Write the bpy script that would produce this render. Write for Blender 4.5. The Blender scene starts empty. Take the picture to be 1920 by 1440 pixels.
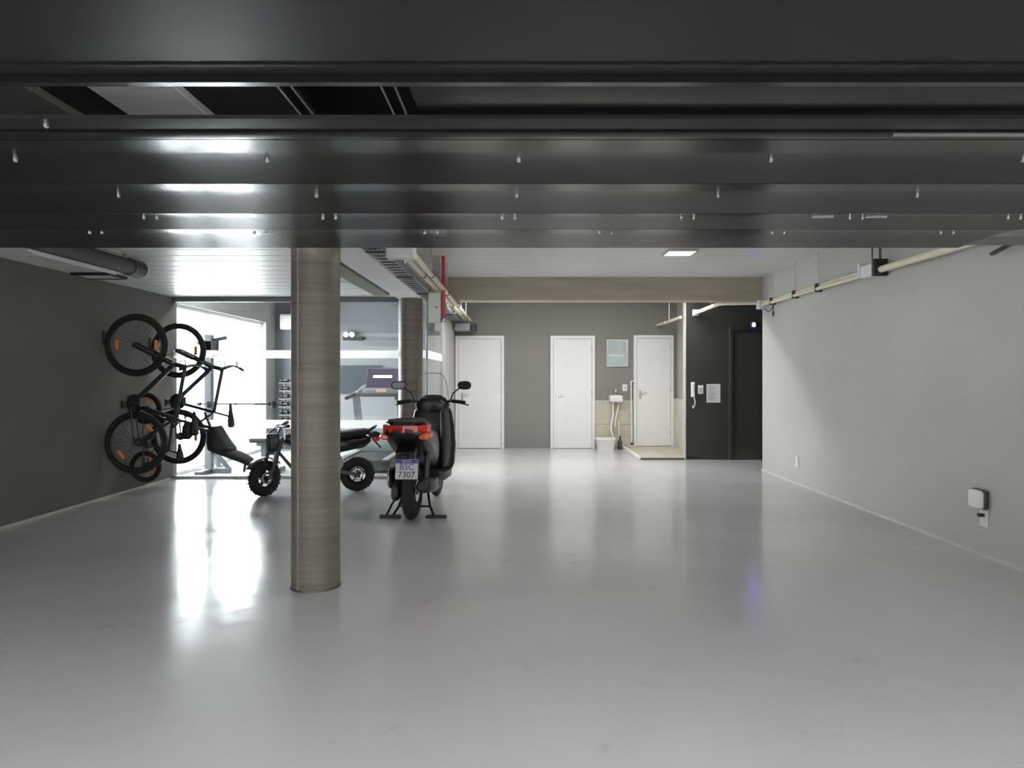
import bpy, bmesh, math, random
from mathutils import Vector, Matrix
random.seed(7)
PI = math.pi
SC = bpy.context.scene
COL = SC.collection

# ------------------------------------------------------------------ camera, world, exposure
EYE = 1.34
cam_d = bpy.data.cameras.new('camera')
cam_d.sensor_width = 36.0
cam_d.lens = 24.0
cam_d.shift_x = -13 / 1920
cam_d.shift_y = -14 / 1920
cam_d.clip_start = 0.05
cam = bpy.data.objects.new('camera', cam_d)
cam.location = (0, 0, EYE)
cam.rotation_euler = (PI / 2, 0, 0)
COL.objects.link(cam)
SC.camera = cam

SKY = 28.0
world = bpy.data.worlds.new('overcast_sky')
SC.world = world
world.use_nodes = True
_bg = world.node_tree.nodes['Background']
_bg.inputs['Color'].default_value = (0.96, 0.985, 1.0, 1)
_bg.inputs['Strength'].default_value = SKY
FILL = 70.0  # strength of the added, unseen lamps

vs = SC.view_settings
vs.view_transform = 'Standard'
vs.look = 'None'
vs.gamma = 1.0
vs.use_curve_mapping = False
vs.exposure = 0.0

# ------------------------------------------------------------------ materials
MATS = {}


def mat(name, rgb, rough=0.6, metal=0.0, noise=0.08, nscale=6.0, bump=0.0, bscale=60.0, coat=0.0, spec=0.5,
        rvar=0.0, stretch=(1, 1, 1), emit=None, estr=0.0):
    if name in MATS:
        return MATS[name]
    m = bpy.data.materials.new(name)
    m.use_nodes = True
    nt = m.node_tree
    b = nt.nodes['Principled BSDF']
    b.inputs['Roughness'].default_value = rough
    b.inputs['Metallic'].default_value = metal
    b.inputs['Coat Weight'].default_value = coat
    b.inputs['Coat Roughness'].default_value = 0.08
    b.inputs['Specular IOR Level'].default_value = spec
    tc = nt.nodes.new('ShaderNodeTexCoord')
    mp = nt.nodes.new('ShaderNodeMapping')
    mp.inputs['Scale'].default_value = stretch
    nt.links.new(tc.outputs['Object'], mp.inputs['Vector'])
    nz = nt.nodes.new('ShaderNodeTexNoise')
    nz.inputs['Scale'].default_value = nscale
    nz.inputs['Detail'].default_value = 5
    nt.links.new(mp.outputs['Vector'], nz.inputs['Vector'])
    cr = nt.nodes.new('ShaderNodeValToRGB')
    cr.color_ramp.elements[0].position = 0.3
    cr.color_ramp.elements[1].position = 0.7
    lo = [max(0, c * (1 - noise)) for c in rgb] + [1]
    hi = [min(1, c * (1 + noise)) for c in rgb] + [1]
    cr.color_ramp.elements[0].color = lo
    cr.color_ramp.elements[1].color = hi
    nt.links.new(nz.outputs['Fac'], cr.inputs['Fac'])
    nt.links.new(cr.outputs['Color'], b.inputs['Base Color'])
    if rvar:
        mr = nt.nodes.new('ShaderNodeMapRange')
        mr.inputs['From Min'].default_value = 0.3
        mr.inputs['From Max'].default_value = 0.7
        mr.inputs['To Min'].default_value = max(0.02, rough - rvar)
        mr.inputs['To Max'].default_value = rough + rvar
        nt.links.new(nz.outputs['Fac'], mr.inputs['Value'])
        nt.links.new(mr.outputs['Result'], b.inputs['Roughness'])
    if bump:
        n2 = nt.nodes.new('ShaderNodeTexNoise')
        n2.inputs['Scale'].default_value = bscale
        n2.inputs['Detail'].default_value = 4
        nt.links.new(mp.outputs['Vector'], n2.inputs['Vector'])
        bp = nt.nodes.new('ShaderNodeBump')
        bp.inputs['Strength'].default_value = bump
        bp.inputs['Distance'].default_value = 0.01
        nt.links.new(n2.outputs['Fac'], bp.inputs['Height'])
        nt.links.new(bp.outputs['Normal'], b.inputs['Normal'])
    if emit:
        b.inputs['Emission Color'].default_value = (*emit, 1)
        b.inputs['Emission Strength'].default_value = estr
    MATS[name] = m
    return m


def glass_mat(name, tint, refl=1.0, rough=0.0):
    m = bpy.data.materials.new(name)
    m.use_nodes = True
    nt = m.node_tree
    nt.nodes.clear()
    out = nt.nodes.new('ShaderNodeOutputMaterial')
    tr = nt.nodes.new('ShaderNodeBsdfTransparent')
    tr.inputs['Color'].default_value = (*tint, 1)
    gl = nt.nodes.new('ShaderNodeBsdfGlossy')
    gl.inputs['Roughness'].default_value = rough
    fr = nt.nodes.new('ShaderNodeFresnel')
    ge = nt.nodes.new('ShaderNodeNewGeometry')
    mr = nt.nodes.new('ShaderNodeMapRange')          # thin pane: same reflectance on the way in and out
    mr.inputs['To Min'].default_value = 1.45
    mr.inputs['To Max'].default_value = 1 / 1.45
    nt.links.new(ge.outputs['Backfacing'], mr.inputs['Value'])
    nt.links.new(mr.outputs['Result'], fr.inputs['IOR'])
    mx = nt.nodes.new('ShaderNodeMixShader')
    mul = nt.nodes.new('ShaderNodeMath')
    mul.operation = 'MULTIPLY'
    mul.inputs[1].default_value = refl
    nt.links.new(fr.outputs['Fac'], mul.inputs[0])
    nt.links.new(mul.outputs[0], mx.inputs['Fac'])
    nt.links.new(tr.outputs[0], mx.inputs[1])
    nt.links.new(gl.outputs[0], mx.inputs[2])
    nt.links.new(mx.outputs[0], out.inputs['Surface'])
    MATS[name] = m
    return m


def frost_mat(name, rgb, mixf):
    """frosted film on the glass: part diffuse white, part translucent, part clear"""
    m = bpy.data.materials.new(name)
    m.use_nodes = True
    nt = m.node_tree
    nt.nodes.clear()
    out = nt.nodes.new('ShaderNodeOutputMaterial')
    df = nt.nodes.new('ShaderNodeBsdfDiffuse')
    df.inputs['Color'].default_value = (*rgb, 1)
    tl = nt.nodes.new('ShaderNodeBsdfTranslucent')
    tl.inputs['Color'].default_value = (*rgb, 1)
    tr = nt.nodes.new('ShaderNodeBsdfTransparent')
    m1 = nt.nodes.new('ShaderNodeMixShader')
    m1.inputs['Fac'].default_value = 0.62
    m2 = nt.nodes.new('ShaderNodeMixShader')
    m2.inputs['Fac'].default_value = mixf
    nt.links.new(df.outputs[0], m1.inputs[1])
    nt.links.new(tl.outputs[0], m1.inputs[2])
    nt.links.new(tr.outputs[0], m2.inputs[1])
    nt.links.new(m1.outputs[0], m2.inputs[2])
    nt.links.new(m2.outputs[0], out.inputs['Surface'])
    MATS[name] = m
    return m


def emit_mat(name, rgb, strength):
    if name in MATS:
        return MATS[name]
    m = bpy.data.materials.new(name)
    m.use_nodes = True
    nt = m.node_tree
    nt.nodes.clear()
    out = nt.nodes.new('ShaderNodeOutputMaterial')
    em = nt.nodes.new('ShaderNodeEmission')
    em.inputs['Color'].default_value = (*rgb, 1)
    em.inputs['Strength'].default_value = strength
    nt.links.new(em.outputs[0], out.inputs['Surface'])
    MATS[name] = m
    return m


def floor_mat():
    m = bpy.data.materials.new('polished_concrete_floor')
    m.use_nodes = True
    nt = m.node_tree
    b = nt.nodes['Principled BSDF']
    tc = nt.nodes.new('ShaderNodeTexCoord')
    n1 = nt.nodes.new('ShaderNodeTexNoise')
    n1.inputs['Scale'].default_value = 0.55
    n1.inputs['Detail'].default_value = 6
    n1.inputs['Distortion'].default_value = 0.6
    nt.links.new(tc.outputs['Object'], n1.inputs['Vector'])
    r1 = nt.nodes.new('ShaderNodeValToRGB')
    r1.color_ramp.elements[0].position = 0.25
    r1.color_ramp.elements[0].color = (0.49, 0.49, 0.495, 1)
    r1.color_ramp.elements[1].position = 0.75
    r1.color_ramp.elements[1].color = (0.59, 0.585, 0.595, 1)
    nt.links.new(n1.outputs['Fac'], r1.inputs['Fac'])
    # scuffs: sparse darker smears
    n2 = nt.nodes.new('ShaderNodeTexNoise')
    n2.inputs['Scale'].default_value = 2.3
    n2.inputs['Detail'].default_value = 8
    n2.inputs['Roughness'].default_value = 0.62
    n2.inputs['Distortion'].default_value = 1.6
    nt.links.new(tc.outputs['Object'], n2.inputs['Vector'])
    r2 = nt.nodes.new('ShaderNodeValToRGB')
    r2.color_ramp.elements[0].position = 0.62
    r2.color_ramp.elements[0].color = (0, 0, 0, 1)
    r2.color_ramp.elements[1].position = 0.72
    r2.color_ramp.elements[1].color = (1, 1, 1, 1)
    nt.links.new(n2.outputs['Fac'], r2.inputs['Fac'])
    mx = nt.nodes.new('ShaderNodeMix')
    mx.data_type = 'RGBA'
    mx.blend_type = 'MULTIPLY'
    nt.links.new(r1.outputs['Color'], mx.inputs[6])
    mx.inputs[7].default_value = (0.72, 0.72, 0.73, 1)
    ml = nt.nodes.new('ShaderNodeMath')
    ml.operation = 'MULTIPLY'
    ml.inputs[1].default_value = 0.55
    nt.links.new(r2.outputs['Color'], ml.inputs[0])
    nt.links.new(ml.outputs[0], mx.inputs[0])
    nt.links.new(mx.outputs[2], b.inputs['Base Color'])
    mr = nt.nodes.new('ShaderNodeMapRange')
    mr.inputs['From Min'].default_value = 0.3
    mr.inputs['From Max'].default_value = 0.7
    mr.inputs['To Min'].default_value = 0.13
    mr.inputs['To Max'].default_value = 0.22
    nt.links.new(n2.outputs['Fac'], mr.inputs['Value'])
    nt.links.new(mr.outputs['Result'], b.inputs['Roughness'])
    b.inputs['Specular IOR Level'].default_value = 0.6
    n3 = nt.nodes.new('ShaderNodeTexNoise')
    n3.inputs['Scale'].default_value = 5.0
    n3.inputs['Detail'].default_value = 3
    nt.links.new(tc.outputs['Object'], n3.inputs['Vector'])
    bp = nt.nodes.new('ShaderNodeBump')
    bp.inputs['Strength'].default_value = 0.12
    bp.inputs['Distance'].default_value = 0.01
    nt.links.new(n3.outputs['Fac'], bp.inputs['Height'])
    nt.links.new(bp.outputs['Normal'], b.inputs['Normal'])
    return m


def column_mat():
    m = bpy.data.materials.new('tube_cast_concrete')
    m.use_nodes = True
    nt = m.node_tree
    b = nt.nodes['Principled BSDF']
    b.inputs['Roughness'].default_value = 0.42
    tc = nt.nodes.new('ShaderNodeTexCoord')
    mp = nt.nodes.new('ShaderNodeMapping')
    mp.inputs['Scale'].default_value = (1.2, 1.2, 34)
    mp.inputs['Rotation'].default_value = (0.05, 0.03, 0)
    nt.links.new(tc.outputs['Object'], mp.inputs['Vector'])
    n1 = nt.nodes.new('ShaderNodeTexNoise')
    n1.inputs['Scale'].default_value = 1.0
    n1.inputs['Detail'].default_value = 5
    nt.links.new(mp.outputs['Vector'], n1.inputs['Vector'])
    r1 = nt.nodes.new('ShaderNodeValToRGB')
    r1.color_ramp.elements[0].position = 0.3
    r1.color_ramp.elements[0].color = (0.145, 0.130, 0.102, 1)
    r1.color_ramp.elements[1].position = 0.72
    r1.color_ramp.elements[1].color = (0.215, 0.196, 0.158, 1)
    nt.links.new(n1.outputs['Fac'], r1.inputs['Fac'])
    nt.links.new(r1.outputs['Color'], b.inputs['Base Color'])
    bp = nt.nodes.new('ShaderNodeBump')
    bp.inputs['Strength'].default_value = 0.2
    bp.inputs['Distance'].default_value = 0.004
    nt.links.new(n1.outputs['Fac'], bp.inputs['Height'])
    nt.links.new(bp.outputs['Normal'], b.inputs['Normal'])
    return m


M_FLOOR = floor_mat()
M_COLUMN = column_mat()
M_GRAPHITE = mat('graphite_wall_paint', (0.15, 0.145, 0.131), 0.75, noise=0.05, nscale=1.5, bump=0.05, bscale=90)
M_WALL = mat('light_grey_wall_paint', (0.46, 0.455, 0.437), 0.7, noise=0.04, nscale=1.2, bump=0.05, bscale=90)
M_MIDWALL = mat('mid_grey_wall_paint', (0.225, 0.222, 0.205), 0.7, noise=0.05, nscale=1.2, bump=0.05, bscale=90)
M_GYMWALL = mat('blue_grey_wall_paint', (0.135, 0.142, 0.15), 0.7, noise=0.05, nscale=1.4)
M_BLACKWALL = mat('black_wall_paint', (0.035, 0.036, 0.03), 0.42, noise=0.08, nscale=1.5)
M_CEIL = mat('white_ceiling_lining', (0.74, 0.74, 0.72), 0.38, noise=0.03, nscale=2.0)
M_GAP = mat('ceiling_joint_backing_board', (0.30, 0.30, 0.29), 0.8, noise=0.04)  # grey board behind the planks, visible in their joints
M_BEAMW = mat('white_beam_paint', (0.72, 0.71, 0.72), 0.6, noise=0.05, nscale=5, bump=0.1)
M_CONC = mat('tan_concrete', (0.44, 0.40, 0.315), 0.7, noise=0.12, nscale=3, bump=0.15, stretch=(0.4, 1, 3))
M_DARKCONC = mat('olive_concrete', (0.17, 0.16, 0.115), 0.7, noise=0.12, nscale=4)
M_WHITE = mat('white_lacquer', (0.80, 0.80, 0.79), 0.3, noise=0.02)
M_WHITEPL = mat('white_plastic', (0.78, 0.78, 0.77), 0.35, noise=0.02)
M_BASEB = mat('pale_baseboard', (0.55, 0.54, 0.50), 0.4, noise=0.05)
M_DOORMETAL = mat('charcoal_painted_steel', (0.011, 0.011, 0.011), 0.26, noise=0.1, nscale=1.0, spec=0.27)
M_DOORMATTE = mat('matt_charcoal_steel', (0.014, 0.014, 0.015), 0.45, spec=0.2, noise=0.1, nscale=1.0)
M_BLACKVOID = mat('black_ceiling_paint', (0.012, 0.012, 0.012), 0.8)
M_GALV = mat('galvanised_sheet', (0.74, 0.74, 0.76), 0.4, metal=0.0, noise=0.12, nscale=4, stretch=(0.6, 6, 1))
M_STEEL = mat('bright_steel', (0.62, 0.62, 0.63), 0.25, metal=0.9, noise=0.05)
M_ALU = mat('brushed_aluminium', (0.50, 0.51, 0.52), 0.35, metal=0.7, noise=0.04)
M_CREAM = mat('cream_conduit', (0.76, 0.70, 0.54), 0.3, noise=0.04)
M_RED = mat('red_pipe_paint', (0.62, 0.06, 0.08), 0.35, noise=0.05)
M_BLACK = mat('black_paint', (0.018, 0.018, 0.019), 0.35, noise=0.1)
M_BLACKGL = mat('gloss_black_plastic', (0.012, 0.012, 0.013), 0.28, noise=0.05)
M_RUBBER = mat('tyre_rubber', (0.016, 0.016, 0.016), 0.75, noise=0.15, bump=0.3, bscale=80)
M_DGREY = mat('dark_grey_metal', (0.075, 0.077, 0.08), 0.4, metal=0.4, noise=0.08)
M_GREYMET = mat('grey_machine_paint', (0.16, 0.165, 0.18), 0.4, noise=0.06)
M_VINYL = mat('black_vinyl', (0.011, 0.011, 0.012), 0.55, noise=0.1, bump=0.1)
M_ORANGE = mat('orange_reflector', (0.85, 0.27, 0.05), 0.25, noise=0.05, emit=None)
M_TAIL = mat('red_tail_lens', (0.72, 0.03, 0.02), 0.15, noise=0.05, coat=0.5)
M_AMBER = mat('amber_lens', (0.80, 0.16, 0.03), 0.15, noise=0.05, coat=0.5)
M_PLATE = mat('white_plate', (0.62, 0.62, 0.64), 0.35, noise=0.02)
M_PBLUE = mat('blue_plate_band', (0.07, 0.06, 0.30), 0.4, noise=0.02)
M_BEIGE = mat('beige_stone_tile', (0.50, 0.47, 0.38), 0.4, noise=0.10, nscale=5)
M_BEIGEL = mat('pale_stone_tile', (0.66, 0.64, 0.58), 0.35, noise=0.06, nscale=5)
M_TEAL = mat('pale_teal_glazing', (0.42, 0.52, 0.52), 0.12, noise=0.12, nscale=2.5, stretch=(1, 1, 2))
M_PAPER = mat('paper', (0.62, 0.62, 0.66), 0.7, noise=0.02)
M_INK = mat('grey_ink', (0.22, 0.22, 0.26), 0.7, noise=0.02)
M_BLUE = mat('blue_frame_paint', (0.015, 0.025, 0.05), 0.3, noise=0.05)
M_BLUEMAT = mat('blue_grey_foam', (0.11, 0.15, 0.20), 0.7, noise=0.06)
M_MIRROR = mat('mirror_glass', (0.32, 0.33, 0.35), 0.04, metal=1.0, noise=0.01)
M_GLASS = glass_mat('clear_glass', (0.93, 0.955, 0.955))
M_WINGL = glass_mat('window_glass', (0.97, 0.98, 0.98), 0.6)
M_FROST = frost_mat('frosted_film', (0.95, 0.95, 0.93), 0.9)
M_FILL = emit_mat('added_lamp_diffuser', (1.0, 0.985, 0.965), FILL)  # for the lamps added behind the cross beam and above the door
M_LAMPDIM = emit_mat('dim_lamp_diffuser', (1.0, 0.97, 0.92), 1.6)
M_FILLNEAR = emit_mat('added_weak_lamp_diffuser', (1.0, 0.97, 0.92), FILL * 0.55)  # for the lamps added in the gym and behind the lintel
M_LED = emit_mat('blue_led', (0.16, 0.13, 1.0), 60.0)
M_SCREEN = emit_mat('violet_screen', (0.24, 0.17, 0.36), 0.32)
M_SCREENBAR = emit_mat('violet_screen_glow', (0.88, 0.72, 1.0), 5.0)


# ------------------------------------------------------------------ mesh builder
class MB:
    def __init__(self):
        self.v = []
        self.f = []

    def add(self, vs_, fs_):
        o = len(self.v)
        self.v += [tuple(p) for p in vs_]
        self.f += [tuple(i + o for i in f) for f in fs_]
        return self

    def box(self, x0, x1, y0, y1, z0, z1):
        return self.add([(x0, y0, z0), (x1, y0, z0), (x1, y1, z0), (x0, y1, z0),
                         (x0, y0, z1), (x1, y0, z1), (x1, y1, z1), (x0, y1, z1)],
                        [(0, 3, 2, 1), (4, 5, 6, 7), (0, 1, 5, 4), (1, 2, 6, 5), (2, 3, 7, 6), (3, 0, 4, 7)])

    def bbox(self, x0, x1, y0, y1, z0, z1, r=0.01, seg=2):
        bm = bmesh.new()
        bmesh.ops.create_cube(bm, size=1)
        for v in bm.verts:
            v.co = Vector((x0 + (v.co.x + .5) * (x1 - x0), y0 + (v.co.y + .5) * (y1 - y0), z0 + (v.co.z + .5) * (z1 - z0)))
        bmesh.ops.bevel(bm, geom=list(bm.edges), offset=r, segments=seg, profile=0.5, affect='EDGES')
        bm.verts.index_update()
        self.add([v.co[:] for v in bm.verts], [[v.index for v in f.verts] for f in bm.faces])
        bm.free()
        return self

    def beam(self, a, b, w, h, up=(0, 0, 1)):
        """rectangular bar from a to b, w across, h along up"""
        a, b, up = Vector(a), Vector(b), Vector(up)
        d = (b - a).normalized()
        s = d.cross(up)
        if s.length < 1e-5:
            s = d.cross(Vector((1, 0, 0)))
        s.normalize()
        u = s.cross(d).normalized()
        s *= w / 2
        u *= h / 2
        vs_ = [a - s - u, a + s - u, a + s + u, a - s + u, b - s - u, b + s - u, b + s + u, b - s + u]
        return self.add(vs_, [(0, 1, 2, 3), (7, 6, 5, 4), (0, 4, 5, 1), (1, 5, 6, 2), (2, 6, 7, 3), (3, 7, 4, 0)])

    def tube(self, pts, r, n=10, caps=True):
        pts = [Vector(p) for p in pts]
        rs = r if isinstance(r, (list, tuple)) else [r] * len(pts)
        N = len(pts)
        t0 = (pts[1] - pts[0]).normalized()
        ref = Vector((0, 0, 1)) if abs(t0.z) < 0.9 else Vector((1, 0, 0))
        nrm = t0.cross(ref).normalized()
        vs_, fs_ = [], []
        for i, p in enumerate(pts):
            if i == 0:
                t = t0
            elif i == N - 1:
                t = (pts[-1] - pts[-2]).normalized()
            else:
                t = ((pts[i + 1] - p).normalized() + (p - pts[i - 1]).normalized()).normalized()
            nrm = (nrm - t * nrm.dot(t)).normalized()
            bn = t.cross(nrm)
            for k in range(n):
                a = 2 * PI * k / n
                vs_.append(p + (nrm * math.cos(a) + bn * math.sin(a)) * rs[i])
        for i in range(N - 1):
            for k in range(n):
                k2 = (k + 1) % n
                fs_.append((i * n + k, i * n + k2, (i + 1) * n + k2, (i + 1) * n + k))
        if caps:
            fs_.append(tuple(range(n))[::-1])
            fs_.append(tuple((N - 1) * n + k for k in range(n)))
        return self.add(vs_, fs_)

    def cyl(self, a, b, r, r2=None, n=20):
        return self.tube([a, b], [r, r if r2 is None else r2], n)

    def torus(self, c, R, r, axis='y', n=40, m=10, squash=1.0):
        vs_, fs_ = [], []
        for i in range(n):
            a = 2 * PI * i / n
            for k in range(m):
                b = 2 * PI * k / m
                rr = R + r * math.cos(b)
                h = r * squash * math.sin(b)
                p = {'y': (rr * math.cos(a), h, rr * math.sin(a)), 'z': (rr * math.cos(a), rr * math.sin(a), h),
                     'x': (h, rr * math.cos(a), rr * math.sin(a))}[axis]
                vs_.append((c[0] + p[0], c[1] + p[1], c[2] + p[2]))
        for i in range(n):
            for k in range(m):
                fs_.append((i * m + k, i * m + (k + 1) % m, ((i + 1) % n) * m + (k + 1) % m, ((i + 1) % n) * m + k))
        return self.add(vs_, fs_)

    def arc_band(self, c, R, w, t, a0, a1, axis='y', n=16):
        """curved plate (a fender): arc of radius R from a0 to a1, width w, thickness t"""
        vs_, fs_ = [], []
        for i in range(n + 1):
            a = a0 + (a1 - a0) * i / n
            for (rr, hh) in ((R, -w / 2), (R + t, -w / 2 * 0.8), (R + t, w / 2 * 0.8), (R, w / 2)):
                vs_.append((c[0] + rr * math.cos(a), c[1] + hh, c[2] + rr * math.sin(a)))
        for i in range(n):
            for k in range(4):
                fs_.append((i * 4 + k, i * 4 + (k + 1) % 4, (i + 1) * 4 + (k + 1) % 4, (i + 1) * 4 + k))
        fs_.append((3, 2, 1, 0))
        fs_.append(tuple(n * 4 + k for k in range(4)))
        return self.add(vs_, fs_)

    def prism(self, poly, axis, lo, hi):
        """extrude a 2d outline: axis 'x' -> outline in (y,z), 'y' -> (x,z), 'z' -> (x,y)"""
        def p3(p, h):
            return {'x': (h, p[0], p[1]), 'y': (p[0], h, p[1]), 'z': (p[0], p[1], h)}[axis]
        n = len(poly)
        vs_ = [p3(p, lo) for p in poly] + [p3(p, hi) for p in poly]
        fs_ = [tuple(range(n))[::-1], tuple(range(n, 2 * n))]
        for i in range(n):
            j = (i + 1) % n
            fs_.append((i, j, n + j, n + i))
        return self.add(vs_, fs_)

    def loft(self, rings, n=24, p=2.6, axis='x'):
        """superellipse rings along an axis: (t, centre_side, centre_z, half_w, half_h)"""
        vs_, fs_ = [], []
        for (t, cs, cz, hw, hh) in rings:
            for k in range(n):
                a = 2 * PI * k / n
                ca, sa = math.cos(a), math.sin(a)
                s = math.copysign(abs(ca) ** (2 / p), ca) * hw + cs
                z = math.copysign(abs(sa) ** (2 / p), sa) * hh + cz
                vs_.append((t, s, z) if axis == 'x' else ((s, t, z) if axis == 'y' else (s, z, t)))
        N = len(rings)
        for i in range(N - 1):
            for k in range(n):
                k2 = (k + 1) % n
                fs_.append((i * n + k, i * n + k2, (i + 1) * n + k2, (i + 1) * n + k))
        fs_.append(tuple(range(n))[::-1])
        fs_.append(tuple((N - 1) * n + k for k in range(n)))
        return self.add(vs_, fs_)

    def ball(self, c, rx, ry=None, rz=None, n=16, m=10):
        ry = rx if ry is None else ry
        rz = rx if rz is None else rz
        vs_ = [(c[0], c[1], c[2] - rz)]
        fs_ = []
        for i in range(1, m):
            th = -PI / 2 + PI * i / m
            for k in range(n):
                a = 2 * PI * k / n
                vs_.append((c[0] + rx * math.cos(th) * math.cos(a), c[1] + ry * math.cos(th) * math.sin(a), c[2] + rz * math.sin(th)))
        vs_.append((c[0], c[1], c[2] + rz))
        for k in range(n):
            fs_.append((0, 1 + (k + 1) % n, 1 + k))
            fs_.append((len(vs_) - 1, 1 + (m - 2) * n + k, 1 + (m - 2) * n + (k + 1) % n))
        for i in range(m - 2):
            for k in range(n):
                fs_.append((1 + i * n + k, 1 + i * n + (k + 1) % n, 1 + (i + 1) * n + (k + 1) % n, 1 + (i + 1) * n + k))
        return self.add(vs_, fs_)

    def xf(self, M):
        self.v = [tuple(M @ Vector(p)) for p in self.v]
        return self

    def mesh(self, name, material, smooth=True):
        me = bpy.data.meshes.new(name)
        me.from_pydata(self.v, [], self.f)
        me.validate()
        bm = bmesh.new()
        bm.from_mesh(me)
        bmesh.ops.recalc_face_normals(bm, faces=bm.faces)
        bm.to_mesh(me)
        bm.free()
        me.materials.append(material)
        if smooth:
            me.polygons.foreach_set('use_smooth', [True] * len(me.polygons))
            me.set_sharp_from_angle(angle=math.radians(35))
        me.update()
        return me

    def obj(self, name, material, parent=None, smooth=True, label=None):
        o = bpy.data.objects.new(name, self.mesh(name, material, smooth))
        COL.objects.link(o)
        if parent is not None:
            o.parent = parent
        if label:
            o['label'] = label
        return o


def inst(src, name, loc, parent=None, rot=None):
    o = bpy.data.objects.new(name, src.data)
    COL.objects.link(o)
    o.location = loc
    if rot is not None:
        o.rotation_euler = rot
    if parent is not None:
        o.parent = parent
    return o


def tag(o, label, cat, group=None):
    o['label'] = label
    o['category'] = cat
    if group:
        o['group'] = group
    return o


def thing(name, label, cat, loc=(0, 0, 0), rotz=0.0, group=None):
    o = bpy.data.objects.new(name, None)
    o.empty_display_size = 0.1
    COL.objects.link(o)
    o.location = loc
    o.rotation_euler = (0, 0, rotz)
    return tag(o, label, cat, group)


def struct(name, mb, material, parent=None, smooth=False, label=None):
    o = mb.obj(name, material, parent, smooth)
    if parent is None:
        o['kind'] = 'structure'
        if label:
            o['label'] = label
    return o


def struct_empty(name, loc=(0, 0, 0), label=None):
    o = bpy.data.objects.new(name, None)
    COL.objects.link(o)
    o.location = loc
    o['kind'] = 'structure'
    if label:
        o['label'] = label
    return o


def text_mesh(name, body, size, material, parent, M, extrude=0.0006):
    cu = bpy.data.curves.new(name, 'FONT')
    cu.body = body
    cu.size = size
    cu.extrude = extrude
    cu.align_x = 'CENTER'
    cu.align_y = 'CENTER'
    cu.resolution_u = 3
    tmp = bpy.data.objects.new('tmp_text', cu)
    COL.objects.link(tmp)
    dg = bpy.context.evaluated_depsgraph_get()
    me = bpy.data.meshes.new_from_object(tmp.evaluated_get(dg))
    me.name = name
    COL.objects.unlink(tmp)
    bpy.data.objects.remove(tmp)
    me.transform(M)
    me.materials.clear()
    me.materials.append(material)
    o = bpy.data.objects.new(name, me)
    COL.objects.link(o)
    o.parent = parent
    return o


# ================================================================== THE ROOM
XL, XR = -4.55, 3.46          # left and right wall faces
YB = 12.74                    # back wall
YG = 8.98                     # gym glass front
XG = -1.20                    # gym side
CL, CR = 2.385, 2.75          # low and high ceiling

fl = struct('floor', MB().box(-4.75, 5.2, 1.0, YB + 0.1, -0.12, 0.0), M_FLOOR)
M_APRON = mat('driveway_concrete', (0.40, 0.40, 0.40), 0.7, noise=0.08, nscale=2)
struct('floor_driveway', MB().box(-9, 9, -9, 1.0, -0.12, -0.002), M_APRON)
struct('floor_terrace', MB().box(-9.5, -4.75, 6.0, 15.0, -0.12, -0.01), M_APRON)

# unseen driveway walls and overhang, added to cut daylight from the front
M_YARD = mat('yard_wall_render', (0.22, 0.215, 0.205), 0.8, noise=0.08, nscale=2)
struct('wall_added_driveway', MB().box(-8, 8, -5.2, -5.0, 0, 4.6).box(-8, -7.8, -5.0, 1.0, 0, 4.6).box(7.8, 8, -5.0, 1.0, 0, 4.6), M_YARD)
struct('wall_facade', MB().box(-8, XL - 0.2, 1.0, 1.2, 0, 4.6).box(XR + 0.2, 8, 1.0, 1.2, 0, 4.6).box(XL - 0.2, XR + 0.2, 1.0, 1.2, 2.98, 4.6), M_YARD)
struct('ceiling_added_canopy', MB().box(-8, 8, -2.15, 1.0, 3.3, 3.5), M_YARD)  # overhang added out of view to dim the near floor
# walls
wl = struct('wall_left', MB().box(XL - 0.2, XL, 1.2, 9.08, 0, 2.95), M_GRAPHITE)
struct('wall_gym_left', MB().box(XL - 0.2, XL, 9.08, YB, 2.315, 2.95).box(XL - 0.2, XL, 12.28, YB, 0, 2.315), M_WALL)
struct('wall_right', MB().box(XR, XR + 0.2, 1.2, 9.7, 0, 2.95), M_WALL)
struct('wall_back', MB().box(XG, 3.2, YB, YB + 0.2, 0, 2.95), M_MIDWALL)
struct('wall_gym_back', MB().box(XL - 0.2, XG, YB, YB + 0.2, 0, 2.95), M_GYMWALL)
struct('wall_gym_side', MB().box(XG - 0.12, XG, 10.62, YB, 0, CR), M_WALL)
struct('wall_alcove', MB().box(2.95, 3.10, 11.12, YB, 0, CR), M_WALL)
struct('wall_recess', MB().box(2.69, 5.2, 11.0, 11.12, 0, CR), M_BLACKWALL)
struct('wall_recess_right', MB().box(5.0, 5.2, 9.5, 11.0, 0, 2.95).box(3.66, 5.2, 9.5, 9.7, 0, 2.95), M_BLACKWALL)
struct('trim_1', MB().box(2.672, 2.69, 10.99, 11.12, 0, CR - 0.02), M_BASEB)

# thin base strips
struct('baseboard_left', MB().box(XL, XL + 0.012, 1.2, 8.9, 0, 0.022), M_BASEB)
struct('baseboard_right', MB().box(XR - 0.014, XR, 1.2, 9.7, 0, 0.03), M_BASEB)

# ceilings, lined with planks
def plank_ceiling(name, x0, x1, y0, y1, z, pitch):
    slab = struct(name, MB().box(x0, x1, y0, y1, z + 0.02, z + 0.16), M_GAP)
    n = int((y1 - y0) / pitch + 0.5)
    p = (y1 - y0) / n
    src = None
    for i in range(n):
        if src is None:
            src = MB().bbox(x0, x1, 0.006, p - 0.006, 0, 0.02, 0.004, 1).obj('plank', M_CEIL, slab, False)
            src.location = (0, y0, z)
        else:
            inst(src, 'plank', (0, y0 + i * p, z), slab)
    return slab

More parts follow.
